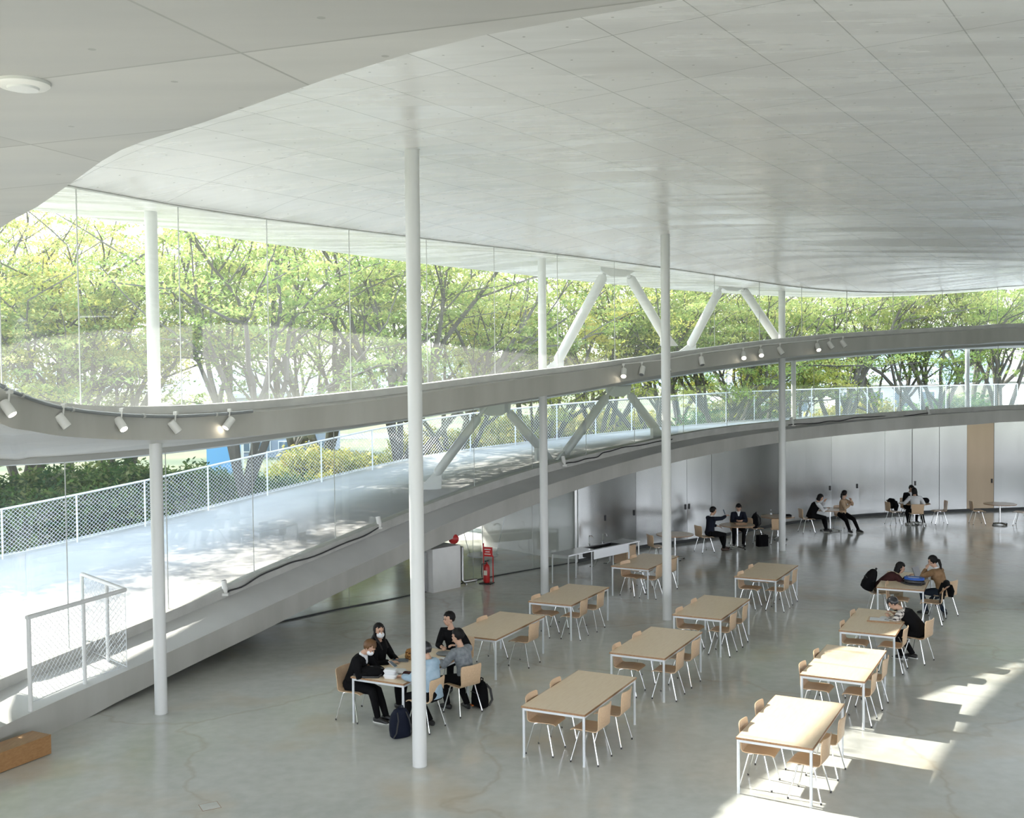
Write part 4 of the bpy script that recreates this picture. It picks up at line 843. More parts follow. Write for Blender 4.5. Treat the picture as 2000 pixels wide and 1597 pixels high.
for i, (x, y, r, lb_) in enumerate(RT):
    if rt0 is None:
        rt0 = thing('round_table', lb_, 'table', (x, y, 0), .4, 'round tables'); r0 = .52
        MB().lathe([(0, .70), (r0 - .004, .70), (r0 - .004, .722), (0, .722)], n=44).build('tabletop', M['rtop'], rt0)
        MB().lathe([(r0 - .006, .6985), (r0, .6985), (r0, .7205), (r0 - .006, .7205)], n=44).build('edge_band', M['topedge'], rt0)
        MB().lathe([(.028, .05), (.028, .70)], n=14).build('column', M['chrome'], rt0)
        MB().lathe([(.10, .685), (.10, .70)], n=20).build('top_plate', M['steel'], rt0)
        for k in range(4):
            a_ = k * PI / 2; MB().tube([(0, 0, .06), (.30 * math.cos(a_), .30 * math.sin(a_), .03)], [.03, .018], 8).build('base_arm', M['chrome'], rt0)
            MB().lathe([(.025, 0), (.025, .03)], (.29 * math.cos(a_), .29 * math.sin(a_), 0), 10).build('foot', M['rubber'], rt0)
    else: dup(rt0, (x, y, 0), .4 + i * .3, lb_)

# ---------------------------------------------------------------- chairs
def shell(rows_, wid, th, curve):
    """bent plywood sheet: rows_ = (y, z) profile, wid = width per row, curve = forward bow per row"""
    n = 7; topv = []; botv = []
    for i, ((y, z), w_, cv_) in enumerate(zip(rows_, wid, curve)):
        a = rows_[max(i - 1, 0)]; c = rows_[min(i + 1, len(rows_) - 1)]; t = Vector((c[0] - a[0], c[1] - a[1])).normalized(); nn = (t.y, -t.x)   # normal towards sitter
        for j in range(n):
            u = -1 + 2 * j / (n - 1); q = u * u * cv_; e = 0
            x = u * w_ / 2; topv.append((x, y + nn[0] * 0 + q * (0 if cv_ < 0 else 1), z + (-cv_ * u * u if cv_ < 0 else 0))); botv.append((topv[-1][0], topv[-1][1] - (-nn[0]) * -th if False else topv[-1][1] + nn[0] * th, topv[-1][2] + nn[1] * th))
    R = len(rows_); Fs = []
    b = MB(); o = R * n
    for i in range(R - 1):
        for j in range(n - 1):
            Fs.append((i * n + j, i * n + j + 1, (i + 1) * n + j + 1, (i + 1) * n + j)); Fs.append((o + i * n + j, o + (i + 1) * n + j, o + (i + 1) * n + j + 1, o + i * n + j + 1))
    for i in range(R - 1):
        for j in (0, n - 1): Fs.append((i * n + j, (i + 1) * n + j, o + (i + 1) * n + j, o + i * n + j))
    for j in range(n - 1):
        for i in (0, R - 1): Fs.append((i * n + j, i * n + j + 1, o + i * n + j + 1, o + i * n + j))
    return b.add(topv + botv, Fs)
def make_chair(label):
    t = thing('chair', label, 'chair', (0, 0, 0), 0, 'plywood shell chairs')
    prof = [(.215, .425), (.195, .443), (.15, .450), (.05, .446), (-.06, .440), (-.14, .440), (-.185, .455)]
    fix_normals(shell(prof, [.37, .39, .41, .42, .42, .41, .40], .011, [0, 0, -.004, -.008, -.010, -.006, 0]).build('seat', M['ply'], t))
    prof = [(-.185, .455), (-.213, .485), (-.225, .53), (-.236, .60), (-.247, .68), (-.258, .75), (-.262, .778), (-.265, .79)]
    fix_normals(shell(prof, [.40, .39, .385, .395, .41, .415, .40, .36], .011, [0, .006, .014, .024, .03, .032, .032, .03]).build('backrest', M['ply'], t))
    for sx in (-1, 1):
        for sy in (-1, 1):
            top = Vector((sx * .10, sy * .03, .428)); k = Vector((sx * .165, sy * .10 - .01, .425)); f = Vector((sx * .225, sy * .205 - .01, .012))
            k2 = k.lerp(f, .06)
            lg = MB().tube([top, k * .8 + top * .2, k, k2, f], .0095, 8).build('leg', M['chrome'], t)
            MB().tube([f + Vector((0, 0, .014)), f - Vector((0, 0, .012))], .012, 8).build('foot', M['rubber'], lg)
    MB().box((0, 0, .428), (.22, .09, .012)).build('seat_bracket', M['chrome'], t, False)
    return t
chair0 = [None]
NCH = [0]
def chair(x, y, face, label):
    rz = math.atan2(face[1], face[0]) - PI / 2
    if chair0[0] is None: chair0[0] = make_chair(label); chair0[0].location = (x, y, 0); chair0[0].rotation_euler = (0, 0, rz); return chair0[0]
    return dup(chair0[0], (x, y, 0), rz, label)
def tl(k, u, v_):
    x, y, a = TB[k]; return (x + u * math.cos(a) - v_ * math.sin(a), y + u * math.sin(a) + v_ * math.cos(a))
def tdir(k, dx, dy):
    a = TB[k][2]; return (dx * math.cos(a) - dy * math.sin(a), dx * math.sin(a) + dy * math.cos(a))
# table: [(side, back offset u, v, extra turn)]  side R faces the windows, side L faces away from them
CH = {'A': [('R', 1.14, .34), ('R', 1.16, 1.12), ('L', -.05, .38), ('L', -.03, 1.15)], 'B': [('R', 1.13, .37), ('R', 1.13, 1.19), ('L', -.01, .28), ('L', .02, 1.15)],
      'C': [('R', 1.13, .30), ('R', 1.13, 1.12), ('L', .02, .27), ('L', .03, 1.13)], 'D': [('R', 1.12, .33), ('R', 1.15, 1.13), ('L', .01, .28), ('L', .02, 1.16)],
      'E': [('R', 1.14, .30), ('R', 1.14, 1.25), ('L', .17, .40), ('L', .04, 1.2)], 'F': [('R', 1.08, .33), ('R', 1.10, 1.22), ('L', -.06, .46), ('L', -.08, 1.32)],
      'G': [('R', 1.06, .38), ('R', 1.08, 1.28), ('L', -.07, .38), ('L', -.04, 1.23)], 'H': [('R', 1.10, .40), ('R', 1.41, 1.19), ('L', -.03, .37), ('L', -.02, 1.36)],
      'I': [('R', 1.33, .22), ('R', 1.46, .92), ('L', -.30, .75), ('L', .16, .25)], 'J': [('R', 1.15, .28), ('R', 1.13, 1.10), ('L', .05, .25), ('L', .03, 1.16)],
      'K': [('R', 1.17, 1.15), ('L', .04, 1.14)], 'L': [('R', 1.40, .28), ('R', 1.50, 1.12), ('L', -.33, .25), ('L', -.36, .98)]}
CTURN = {('L', 1): .35, ('H', 1): .25, ('I', 1): .5, ('I', 2): -.25, ('F', 0): .06, ('C', 1): -.05, ('E', 2): .2}
SEATED = {('L', 0): ', under the pale-blue hoodie', ('L', 1): ', under the grey jacket', ('L', 2): ', under the brown-haired student', ('L', 3): ', under the long-haired woman', ('H', 1): ', under the black vest', ('I', 1): ', under the person in a tan jacket', ('I', 2): ', under the person leaning forward'}
for k, lst in CH.items():
    for i, (sd, u, v_) in enumerate(lst):
        d = tdir(k, -1, 0) if sd == 'R' else tdir(k, 1, 0)
        tr = CTURN.get((k, i), random.uniform(-.05, .05)); cs, sn = math.cos(-tr), math.sin(-tr); d = (d[0] * cs - d[1] * sn, d[0] * sn + d[1] * cs)
        x, y = tl(k, u, v_); x += d[0] * .25; y += d[1] * .25
        pos = ('near' if i % 2 == 0 else 'far') if k != 'I' else ['near', 'far', 'far', 'near'][i]
        if (k, i) in SEATED: lb_ = 'occupied plywood chair at the %s%s' % (TD[k][1], SEATED[(k, i)])
        else: lb_ = 'plywood chair with chrome legs, %s %s seat of the %s' % (pos, 'window-side' if sd == 'L' else 'inner-side', TD[k][1])
        chair(x, y, d, lb_)
x, y = tl('L', .45, 2.48); chair(x, y, tdir('L', 0, -1), 'occupied plywood chair at the end of the five students\' table, under the dark-clad man')
for x, y, d, lb_ in [(5.62, 31.80, (.9, .35), 'occupied plywood chair at the dark-suits table, under the man with a phone'), (6.85, 33.10, (-.1, -1), 'occupied plywood chair at the dark-suits table, behind the round top'),
                     (7.45, 33.45, (1, .45), 'plywood chair carrying a black backpack between two round tables'), (8.1, 33.15, (.15, 1), 'plywood chair at the bottle table, its back towards the camera'),
                     (9.62, 35.45, (1, .1), 'occupied plywood chair left of the chatting pair\'s round table'), (10.95, 35.95, (.35, -.9), 'occupied plywood chair right of the chatting pair\'s round table'),
                     (13.0, 37.0, (1, .1), 'plywood chair with a black bag slung on it near the panel wall'), (13.55, 36.42, (.1, 1), 'occupied plywood chair with its back to the camera near the panel wall'), (13.8, 37.85, (0, -1), 'occupied plywood chair on the wall side of the far pair\'s table'),
                     (14.6, 37.1, (-1, .1), 'plywood chair right of the far pair, in front of the wall'), (15.85, 36.95, (1, -.1), 'plywood chair left of the empty far-end round table'), (17.15, 36.6, (-.8, .6), 'plywood chair right of the empty far-end round table'),
                     (4.0, 30.1, (.9, .3), 'plywood chair beside the empty pale round table')]:
    chair(x, y, d, lb_)
# ---------------------------------------------------------------- people
M['skin'] = mat('skin', (0.55, 0.34, 0.24), 0.5); M['hair'] = mat('black_hair', (0.007, 0.006, 0.006), 0.6, spec=0.25); M['hairb'] = mat('brown_hair', (0.13, 0.06, 0.02), 0.5)
M['hairg'] = mat('dark_grey_hair', (0.02, 0.02, 0.023), 0.3)
M['eye'] = mat('dark_eye', (0.02, 0.015, 0.012), 0.2); M['lip'] = mat('lips', (0.42, 0.16, 0.13), 0.5); M['mask'] = mat('white_mask', (0.80, 0.82, 0.84), 0.8)
def cloth(name, c1, c2=None, sc=8):
    m = mat(name, c1, 0.9, spec=0.2)
    if c2: col, f = noise_mix(m, c1, c2, sc, 5); L(m, col, bsdf(m).inputs['Base Color'])
    return m
M['grey'] = cloth('grey_wool', (0.17, 0.19, 0.21), (0.26, 0.28, 0.30), 20); M['paleblue'] = cloth('pale_blue_denim', (0.30, 0.42, 0.52), (0.40, 0.52, 0.62)); M['maroon'] = cloth('maroon_knit', (0.045, 0.016, 0.016), (0.06, 0.022, 0.022))
M['tan'] = cloth('tan_fleece', (0.20, 0.12, 0.06), (0.29, 0.18, 0.10)); M['navy'] = cloth('navy_suit', (0.012, 0.015, 0.026)); M['wht'] = cloth('white_shirt', (0.72, 0.73, 0.74)); M['cream'] = cloth('cream_shirt', (0.62, 0.55, 0.34)); M['khaki'] = cloth('khaki_trousers', (0.30, 0.24, 0.16))
M['jean'] = cloth('dark_jeans', (0.02, 0.03, 0.045)); M['beige'] = cloth('beige_jacket', (0.42, 0.30, 0.19), (0.50, 0.37, 0.25)); M['shoeb'] = mat('black_shoe', (0.02, 0.02, 0.02), 0.4); M['brshoe'] = mat('brown_shoe', (0.06, 0.03, 0.02), 0.4); M['sole'] = mat('white_sole', (0.75, 0.75, 0.73), 0.6)
def plaid_mat():
    m = mat('plaid_shirt', (.6, .58, .55), .85); t = N(m, 'ShaderNodeTexCoord')
    outs = []
    for ax in ('X', 'Z'):
        wv = N(m, 'ShaderNodeTexWave', bands_direction=ax); wv.inputs['Scale'].default_value = 5.5; L(m, t.outputs['Object'], wv.inputs['Vector'])
        r = N(m, 'ShaderNodeMath', operation='GREATER_THAN'); r.inputs[1].default_value = .62; L(m, wv.outputs['Fac'], r.inputs[0]); outs.append(r.outputs[0])
    s = N(m, 'ShaderNodeMath', operation='ADD'); L(m, outs[0], s.inputs[0]); L(m, outs[1], s.inputs[1]); h = N(m, 'ShaderNodeMath', operation='MULTIPLY'); h.inputs[1].default_value = .5; L(m, s.outputs[0], h.inputs[0])
    L(m, mixc(m, h.outputs[0], (.66, .62, .58), (.04, .035, .035)), bsdf(m).inputs['Base Color']); return m
M['plaid'] = plaid_mat()

def remesh(o, vox, sm=4, it=.5):
    r = o.modifiers.new('remesh', 'REMESH'); r.mode = 'VOXEL'; r.voxel_size = vox; r.use_smooth_shade = True
    s = o.modifiers.new('smooth', 'SMOOTH'); s.iterations = sm; s.factor = it
    return o
def ik(S, T, l1, l2, hint):
    d = T - S; D = min(d.length, (l1 + l2) * .985); u = d.normalized(); T = S + u * D
    a = (l1 * l1 - l2 * l2 + D * D) / (2 * D); h = math.sqrt(max(0, l1 * l1 - a * a)); v = hint - u * hint.dot(u); v.normalize()
    return S + u * a + v * h, T
def frame(z, y):
    z = z.normalized(); x = y.cross(z).normalized(); y = z.cross(x); return Matrix((x, y, z)).transposed()
def person(label, x, y, face, lean=10, hy=0, hp=0, lh=(-.12, .42, .76), rh=(.12, .42, .76), knees=None, feet=((-.1, .42), (.1, .42)), top='black', legs='black', shoes='shoeb', hair='short', hm='hair', mask=False, collar=None, vest=None, sole=False, twist=0, hood=None, skirt=False, size=1.0, cross=False):
    rz = math.atan2(face[1], face[0]) - PI / 2
    t = thing('person', label, 'person', (x, y, 0), rz, 'people seated in the hall'); t.scale = (size, size, 1)
    th = math.radians(lean); th2 = th * 1.35; tw = Matrix.Rotation(math.radians(twist), 3, 'Z')
    P = Vector((0, -.03, .545)); u1 = Vector((0, math.sin(th), math.cos(th))); u2 = tw @ Vector((0, math.sin(th2), math.cos(th2)))
    waist = P + u1 * .18; chest = waist + u2 * .19; nb = chest + u2 * .125
    sx = tw @ Vector((1, 0, 0)); fw = sx.cross(u2) * -1
    shc = chest + u2 * .065
    sh = {-1: shc - sx * .165, 1: shc + sx * .165}
    hl = th2 * .55 + math.radians(hp)
    Rh = tw @ Matrix.Rotation(math.radians(hy), 3, 'Z') @ Matrix.Rotation(-hl, 3, 'X')
    hc = nb + (Rh @ Vector((0, 0, 1))) * .155 + (Rh @ Vector((0, 1, 0))) * .02
    # body: torso, neck, head, arms and hands as one surface
    b = MB()
    b.tube([P - u1 * .05, P + u1 * .06, waist, chest, shc, nb], [.13, .135, .115, .135, .13, .05], 16, ry=[.09, .095, .085, .10, .075, .05], side=sx)
    b.tube([nb - u2 * .05, nb + u2 * .02, hc - (Rh @ Vector((0, .0, .06)))], [.06, .05, .048], 12)
    H_ = lambda v: hc + Rh @ Vector(v)
    b.ell(H_((0, -.008, .025)), (.074, .093, .092), Rh, 18, 12); b.ell(H_((0, .022, -.042)), (.056, .066, .070), Rh, 16, 10)
    b.ell(H_((0, .094, -.012)), (.012, .016, .022), Rh, 8, 6); b.ell(H_((0, .070, .032)), (.050, .022, .012), Rh, 10, 6)
    for s in (-1, 1): b.ell(H_((s * .076, -.004, -.008)), (.011, .020, .030), Rh, 8, 6); b.ell(H_((s * .036, .064, -.022)), (.022, .020, .018), Rh, 8, 6)
    arms = {}
    for s, hnd in ((-1, lh), (1, rh)):
        T = Vector(hnd); hint = sx * s * .8 + Vector((0, -.35, -.7)); E, Tt = ik(sh[s], T, .275, .245, hint); arms[s] = (sh[s], E, Tt)
        b.tube([sh[s] - sx * s * .06, sh[s], sh[s].lerp(E, .5), E, E.lerp(Tt, .5), Tt], [.05, .056, .047, .040, .037, .026], 12)
        d = (Tt - E).normalized(); pn = Vector((0, 0, -1)) - d * Vector((0, 0, -1)).dot(d)
        pn = pn.normalized() if pn.length > .2 else -fw; sd = d.cross(pn).normalized()
        pc = Tt + d * .045; b.ell(pc, (.040, .016, .052), Matrix((sd, pn, d)).transposed(), 10, 8)
        for q, (off, lf) in enumerate(((-.028, .062), (-.009, .074), (.010, .070), (.028, .055))):
            b0 = pc + d * .034 + sd * off; b1 = b0 + (d * .85 + pn * .35).normalized() * lf * .55; b2 = b1 + (d * .45 + pn * .85).normalized() * lf * .5
            b.tube([b0 - d * .012, b0, b1, b2], [.0095, .0095, .0088, .0075], 6)
        ts = -1 if (d.cross(pn)).dot(sx) * s > 0 else 1
        tb = pc - d * .012 + sd * ts * .034; b.tube([tb - sd * ts * .015, tb, tb + (sd * ts * .6 + d * .75 + pn * .2).normalized() * .034, tb + (sd * ts * .25 + d * .9 + pn * .5).normalized() * .06], [.012, .012, .010, .008], 6)
    remesh(b.build('body', M['skin'], t), .0075, 2)
    for s in (-1, 1):
        MB().ell(H_((s * .030, .083, .008)), (.011, .006, .006), Rh, 8, 6).build('eye', M['eye'], t); MB().ell(H_((s * .031, .088, .030)), (.017, .005, .004), Rh, 8, 4).build('eyebrow', M[hm], t)
    if mask: MB().ell(H_((0, .052, -.045)), (.064, .060, .052), Rh, 16, 10).build('face_mask', M['mask'], t)
    else: MB().ell(H_((0, .083, -.052)), (.020, .007, .006), Rh, 8, 6).build('mouth', M['lip'], t)
    # hair
    hb = MB(); rr = random.Random(len(label)); V = []; n, m_ = 26, 18
    tmp = MB().ell((0, 0, 0), (1, 1, 1), n=n, m=m_)
    def hv(p):
        p = Vector(p); front = p.y; z = p.z; k = 1.0
        ph = math.atan2(p.x, p.y); jag = .10 * math.sin(7 * ph + len(label)) + .07 * math.sin(13 * ph + 2 * len(label)); lowcut = (-.78 if hair in ('short', 'pony') else -.9) + jag * .6
        facez = .34 if hair in ('short', 'bob', 'pony') else .42
        side_ear = -.34 + jag if hair in ('short',) else lowcut
        lim = facez + jag if front > .42 else (side_ear if front > .02 else lowcut)
        nz = 1 + .045 * math.sin(p.x * 17 + p.z * 9 + len(label)) * math.cos(p.y * 13 + p.z * 7)
        q = Vector((p.x * .090, p.y * .106 - .012, p.z * .104 + .034)) * nz
        if z < lim: q = Vector((p.x * .060, p.y * .072 - .01, p.z * .08 + .02))
        return H_(q)
    hb.add([hv(p) for p in tmp.v], tmp.f)
    hb.build('hair', M[hm], t, True, 180)
    if hair in ('long', 'pony', 'bob'):
        l2 = MB()
        if hair == 'long':
            a = H_((0, -.05, .02)); e = chest - fw * .135 + u2 * -.02
            l2.tube([H_((0, -.045, .06)), H_((0, -.06, -.06)), nb - fw * .085, e, e - u2 * .10], [.085, .098, .105, .10, .07], 16, ry=[.05, .06, .045, .028, .012], side=sx)
            for s in (-1, 1): l2.tube([H_((s * .078, .015, .05)), H_((s * .088, .012, -.06)), nb + sx * s * .085 + fw * .05, shc + sx * s * .085 + fw * .125 - u2 * .06], [.014, .018, .024, .012], 8)
        elif hair == 'pony': l2.tube([H_((0, -.10, .02)), H_((0, -.135, .0)), H_((0, -.14, -.10)), H_((.02, -.12, -.20))], [.025, .034, .030, .010], 10)
        else: l2.tube([H_((0, -.03, .05)), H_((0, -.04, -.04)), H_((0, -.045, -.115))], [.088, .098, .088], 16, ry=[.07, .075, .062], side=Rh @ Vector((1, 0, 0)))
        l2.build('hair_length', M[hm], t)
    # top
    g = MB(); g.tube([P - u1 * .07, P + u1 * .05, waist, chest, shc + u2 * .01, nb - u2 * .012], [.165, .165, .145, .165, .165, .068], 18, ry=[.125, .125, .115, .13, .10, .064], side=sx)
    for s in (-1, 1):
        S, E, T = arms[s]; c = T - (T - E).normalized() * .035
        g.tube([S - sx * s * .09 - u2 * .01, S - u2 * .005, S.lerp(E, .55), E, E.lerp(c, .55), c], [.072, .072, .064, .058, .053, .043], 12)
    if hood: g.tube([nb - sx * .11 + fw * .03, nb - fw * .075 - sx * .06 - u2 * .02, nb - fw * .10 - u2 * .03, nb - fw * .075 + sx * .06 - u2 * .02, nb + sx * .11 + fw * .03], [.03, .05, .06, .05, .03], 10)
    remesh(g.build('top', M[top], t), .012, 3)
    if vest:
        g = MB(); g.tube([P - u1 * .09, P + u1 * .05, waist, chest, shc + u2 * .0, nb - u2 * .02], [.185, .185, .165, .178, .14, .074], 18, ry=[.14, .145, .135, .147, .112, .070], side=sx); remesh(g.build('vest', M[vest], t), .012, 3)
    if collar:
        g = MB(); g.tube([shc + fw * .066 - u2 * .13, shc + fw * .074 - u2 * .02, nb + fw * .045 + u2 * .005], [.012, .042, .048], 10, ry=[.05, .05, .03], side=sx); g.tube([nb - u2 * .012, nb + u2 * .022], [.064, .058], 14); g.build('shirt_collar', M[collar], t)
    # legs
    g = MB(); g.tube([P - sx * .14, P, P + sx * .14], [.10, .125, .10], 14)
    for s, ft in zip((-1, 1), feet):
        hip = P + Vector((s * .085, .0, -.01)); ank = Vector((ft[0], ft[1], .085 if not (cross and s == 1) else .13))
        hint = Vector((s * .12, .75, .65)); kn, an = ik(hip, ank, .43, .40, hint)
        g.tube([hip - Vector((0, .04, 0)), hip.lerp(kn, .5), kn, kn.lerp(an, .45), an + Vector((0, 0, -.01))], [.105, .088, .068, .060, .048], 12)
        fd_ = (an - hip); fd_.z = 0; fd_ = Vector((s * .18, 1, 0)).normalized() if fd_.length < .01 else (fd_.normalized() + Vector((s * .15, .6, 0))).normalized()
        z0 = an.z - .085; o_ = Vector((an.x, an.y, z0))
        sh_ = MB().tube([o_ - fd_ * .075 + Vector((0, 0, .045)), o_ - fd_ * .045 + Vector((0, 0, .05)), o_ + fd_ * .03 + Vector((0, 0, .052)), o_ + fd_ * .12 + Vector((0, 0, .038)), o_ + fd_ * .175 + Vector((0, 0, .028)), o_ + fd_ * .20 + Vector((0, 0, .024))], [.024, .037, .040, .044, .036, .012], 12, ry=[.035, .045, .048, .034, .024, .010], side=fd_.cross(Vector((0, 0, 1)))).build('shoe', M[shoes], t)
        if sole: MB().tube([o_ - fd_ * .085 + Vector((0, 0, .010)), o_ - fd_ * .05 + Vector((0, 0, .010)), o_ + fd_ * .12 + Vector((0, 0, .010)), o_ + fd_ * .21 + Vector((0, 0, .012))], [.02, .042, .048, .015], 12, ry=[.012] * 4, side=fd_.cross(Vector((0, 0, 1)))).build('sole', M['sole'], sh_)
    remesh(g.build('trousers', M[legs], t), .013, 3)
    return t
def tp_(k, u, v_): return tl(k, u, v_)
# five students
x, y = tl('L', -.13, .27); person('brown-haired masked person in black jacket leaning over the white lunch boxes', x, y, tdir('L', 1, .12), 19, 0, 24, lh=(-.02, .50, .77), rh=(.16, .44, .78), feet=((.02, .56), (.14, .48)), top='black', legs='black', shoes='shoeb', hair='short', hm='hairb', mask=True, sole=True, collar='wht')
x, y = tl('L', -.13, .97); person('long-haired person in black with white face mask sitting upright at the group table', x, y, tdir('L', 1, .05), 2, -35, 0, lh=(-.10, .28, .72), rh=(.14, .30, .76), feet=((-.1, .36), (.08, .40)), top='black', legs='black', hair='long', mask=True)
x, y = tl('L', .45, 2.36); person('black-clad young man with bare forearm at the far end of the group table', x, y, tdir('L', .05, -1), 12, -30, -4, lh=(-.20, .32, .80), rh=(.02, .40, .77), feet=((-.1, .36), (.12, .38)), top='black', legs='black', hair='short', twist=-6)
x, y = tl('L', 1.30, 1.24); person('person in grey wool jacket seen from behind, hand raised to the chin', x, y, tdir('L', -1, .38), 12, 18, 0, lh=(-.16, .40, .76), rh=(.05, .26, 1.04), feet=((-.12, .30), (.12, .10)), top='grey', legs='black', shoes='shoeb', hair='short', twist=8)
x, y = tl('L', 1.27, .30); person('person in pale blue hoodie half hidden behind the nearest column', x, y, tdir('L', -1, .05), 8, 0, 12, lh=(-.12, .46, .77), rh=(.12, .46, .77), feet=((-.1, .3), (.12, .12)), top='paleblue', legs='black', hair='short', hood=True, hm='hairg')
# laptop table
x, y = tl('I', -.02, .84); person('person in maroon sweater sprawling forward over the laptop table, backpack behind', x, y, tdir('I', 1, .55), 44, -12, -12, lh=(.05, .62, .80), rh=(.34, .60, .77), feet=((-.05, .40), (.18, .36)), top='maroon', legs='khaki', hair='bob', hm='hair', collar='cream')
x, y = tl('I', 1.22, 1.02); person('person in tan jacket with dark ponytail resting chin on hand beside laptop', x, y, tdir('I', -1, .42), 16, 5, 6, lh=(-.05, .32, 1.0), rh=(.12, .42, .78), feet=((-.1, .30), (.12, -.02)), top='tan', legs='jean', hair='pony', collar='wht')
# writing person
x, y = tl('H', 1.17, 1.28); person('person in plaid shirt and black vest bent over writing at a table', x, y, tdir('H', -1, .22), 36, 8, 20, lh=(-.16, .48, .77), rh=(.14, .50, .78), feet=((-.08, .24), (.10, .12)), top='plaid', legs='black', shoes='shoeb', hair='short', hm='hairg', vest='black', sole=True)
# round tables
person('man in black suit holding up a phone at a round table', 5.82, 31.92, (.9, .40), 6, -8, 8, lh=(-.16, .36, .70), rh=(.05, .52, 1.02), feet=((-.06, .52), (.14, .36)), top='navy', legs='black', shoes='brshoe', hair='short', collar='wht')
person('man in dark suit behind a round table, looking down at his folded hands', 6.86, 33.02, (-.1, -1), 10, 0, 22, lh=(-.05, .42, .80), rh=(.05, .42, .80), feet=((-.12, .34), (.16, .36)), top='navy', legs='black', hair='short', collar='wht')
person('long-bobbed person in white top and black overalls at the chatting pair\'s table', 9.80, 35.52, (1, .08), 22, 0, 10, lh=(.0, .44, 1.02), rh=(.14, .46, .78), feet=((-.06, .50), (.12, .44)), top='wht', legs='black', shoes='shoeb', hair='bob', vest='black', sole=True)
person('person in beige jacket with long braid and outstretched legs, turned to the chatting partner', 10.93, 35.86, (.55, -.83), 4, 62, 5, lh=(-.10, .22, 1.02), rh=(-.02, .28, .88), feet=((.0, .62), (.42, .62)), top='beige', legs='black', shoes='shoeb', hair='pony', sole=True, twist=25)
person('short-haired person in black facing the camera at the far pair\'s table', 13.8, 37.72, (0, -1), 10, 8, 18, lh=(-.12, .40, .80), rh=(.12, .40, .80), feet=((-.12, .32), (.12, .30)), top='black', legs='black', hair='short', collar='wht', size=1.0)
person('person in white shirt seen from behind at the far pair\'s table', 13.58, 36.55, (.08, 1), 12, 0, 10, lh=(-.20, .36, .78), rh=(.20, .36, .78), feet=((-.16, .26), (.34, .20)), top='wht', legs='black', shoes='sole', hair='bob')

# ---------------------------------------------------------------- bags
def backpack(label, x, y, z, rz, s=1.0, m='black', tilt=0, straps=True, tagm=None):
    t = thing('backpack', label, 'bag', (x, y, z), rz); t.scale = (s, s, s); t.rotation_euler[0] = tilt
    rings = []
    for zz_, wx, wy, oy in ((0, .13, .07, 0), (.02, .155, .10, 0), (.12, .165, .115, .01), (.26, .16, .105, .01), (.36, .14, .085, .0), (.43, .10, .055, -.01), (.455, .05, .03, -.015)):
        rings.append([(wx * abs(math.cos(a)) ** .6 * (1 if math.cos(a) > 0 else -1), oy + wy * abs(math.sin(a)) ** .6 * (1 if math.sin(a) > 0 else -1), zz_) for a in [2 * PI * k / 20 for k in range(20)]])
    MB().loft(rings).build('body', M[m], t, True, 60)
    rings = []
    for zz_, wx, wy in ((.03, .11, .03), (.05, .125, .045), (.16, .12, .05), (.21, .10, .03)):
        rings.append([(wx * math.cos(a), .095 + wy * max(-.3, math.sin(a)), zz_) for a in [2 * PI * k / 16 for k in range(16)]])
    MB().loft(rings).build('pocket', M[m], t, True, 60)
    MB().tube([(-.135, .11, .25), (0, .125, .27), (.135, .11, .25)], .006, 6).build('zipper', M['rubber'], t)
    MB().tube([(-.04, -.03, .45), (-.03, -.04, .49), (.03, -.04, .49), (.04, -.03, .45)], .011, 6).build('top_handle', M[m], t)
    if straps:
        for sx in (-1, 1): MB().tube([(sx * .07, -.07, .40), (sx * .09, -.15, .30), (sx * .13, -.16, .12), (sx * .14, -.08, .03)], [.022] * 4, 8, ry=[.008] * 4).build('strap', M['rubber'], t)
    if tagm: MB().box((.06, .14, .04), (.09, .05, .02)).build('tag', M[tagm], t, False)
    return t
M['navyp'] = mat('navy_nylon', (0.006, 0.009, 0.022), .7, spec=.2); M['orange'] = mat('orange_tag', (.75, .18, .03), .6); M['bluebag'] = mat('blue_nylon', (.02, .10, .42), .5); M['paper'] = mat('white_paper', (.78, .80, .82), .7); M['grey_p'] = mat('grey_plastic', (.16, .17, .18), .4)
x, y = tl('L', 1.02, -.20); backpack('navy backpack standing on the floor beside the nearest column', x, y, 0, .5, .95, 'navyp')
x, y = tl('L', 1.38, 1.58); backpack('black backpack with orange tag on the floor behind the grey jacket', x, y, 0, 2.2, .92, 'black', 0, True, 'orange')
backpack('black backpack standing on an empty plywood chair between two round tables', 7.47, 33.46, .455, 1.2, 1.0, 'black')
x, y = tl('I', -.28, .62); backpack('large black backpack worn on the back of the person leaning over the laptop table', x, y, .52, TB['I'][2] + PI / 2 + .4, 1.05, 'black', .35, False)
t = thing('box_bag', 'black boxy bag on the floor beside the dark-suit table', 'bag', (7.52, 32.72, 0), .3)
MB().box((0, 0, .17), (.32, .18, .34)).build('body', M['black'], t, False); MB().tube([(-.07, 0, .34), (-.06, 0, .39), (.06, 0, .39), (.07, 0, .34)], .009, 6).build('handle', M['blackp'], t); MB().box((0, -.095, .12), (.26, .02, .18)).build('pocket', M['black'], t, False)
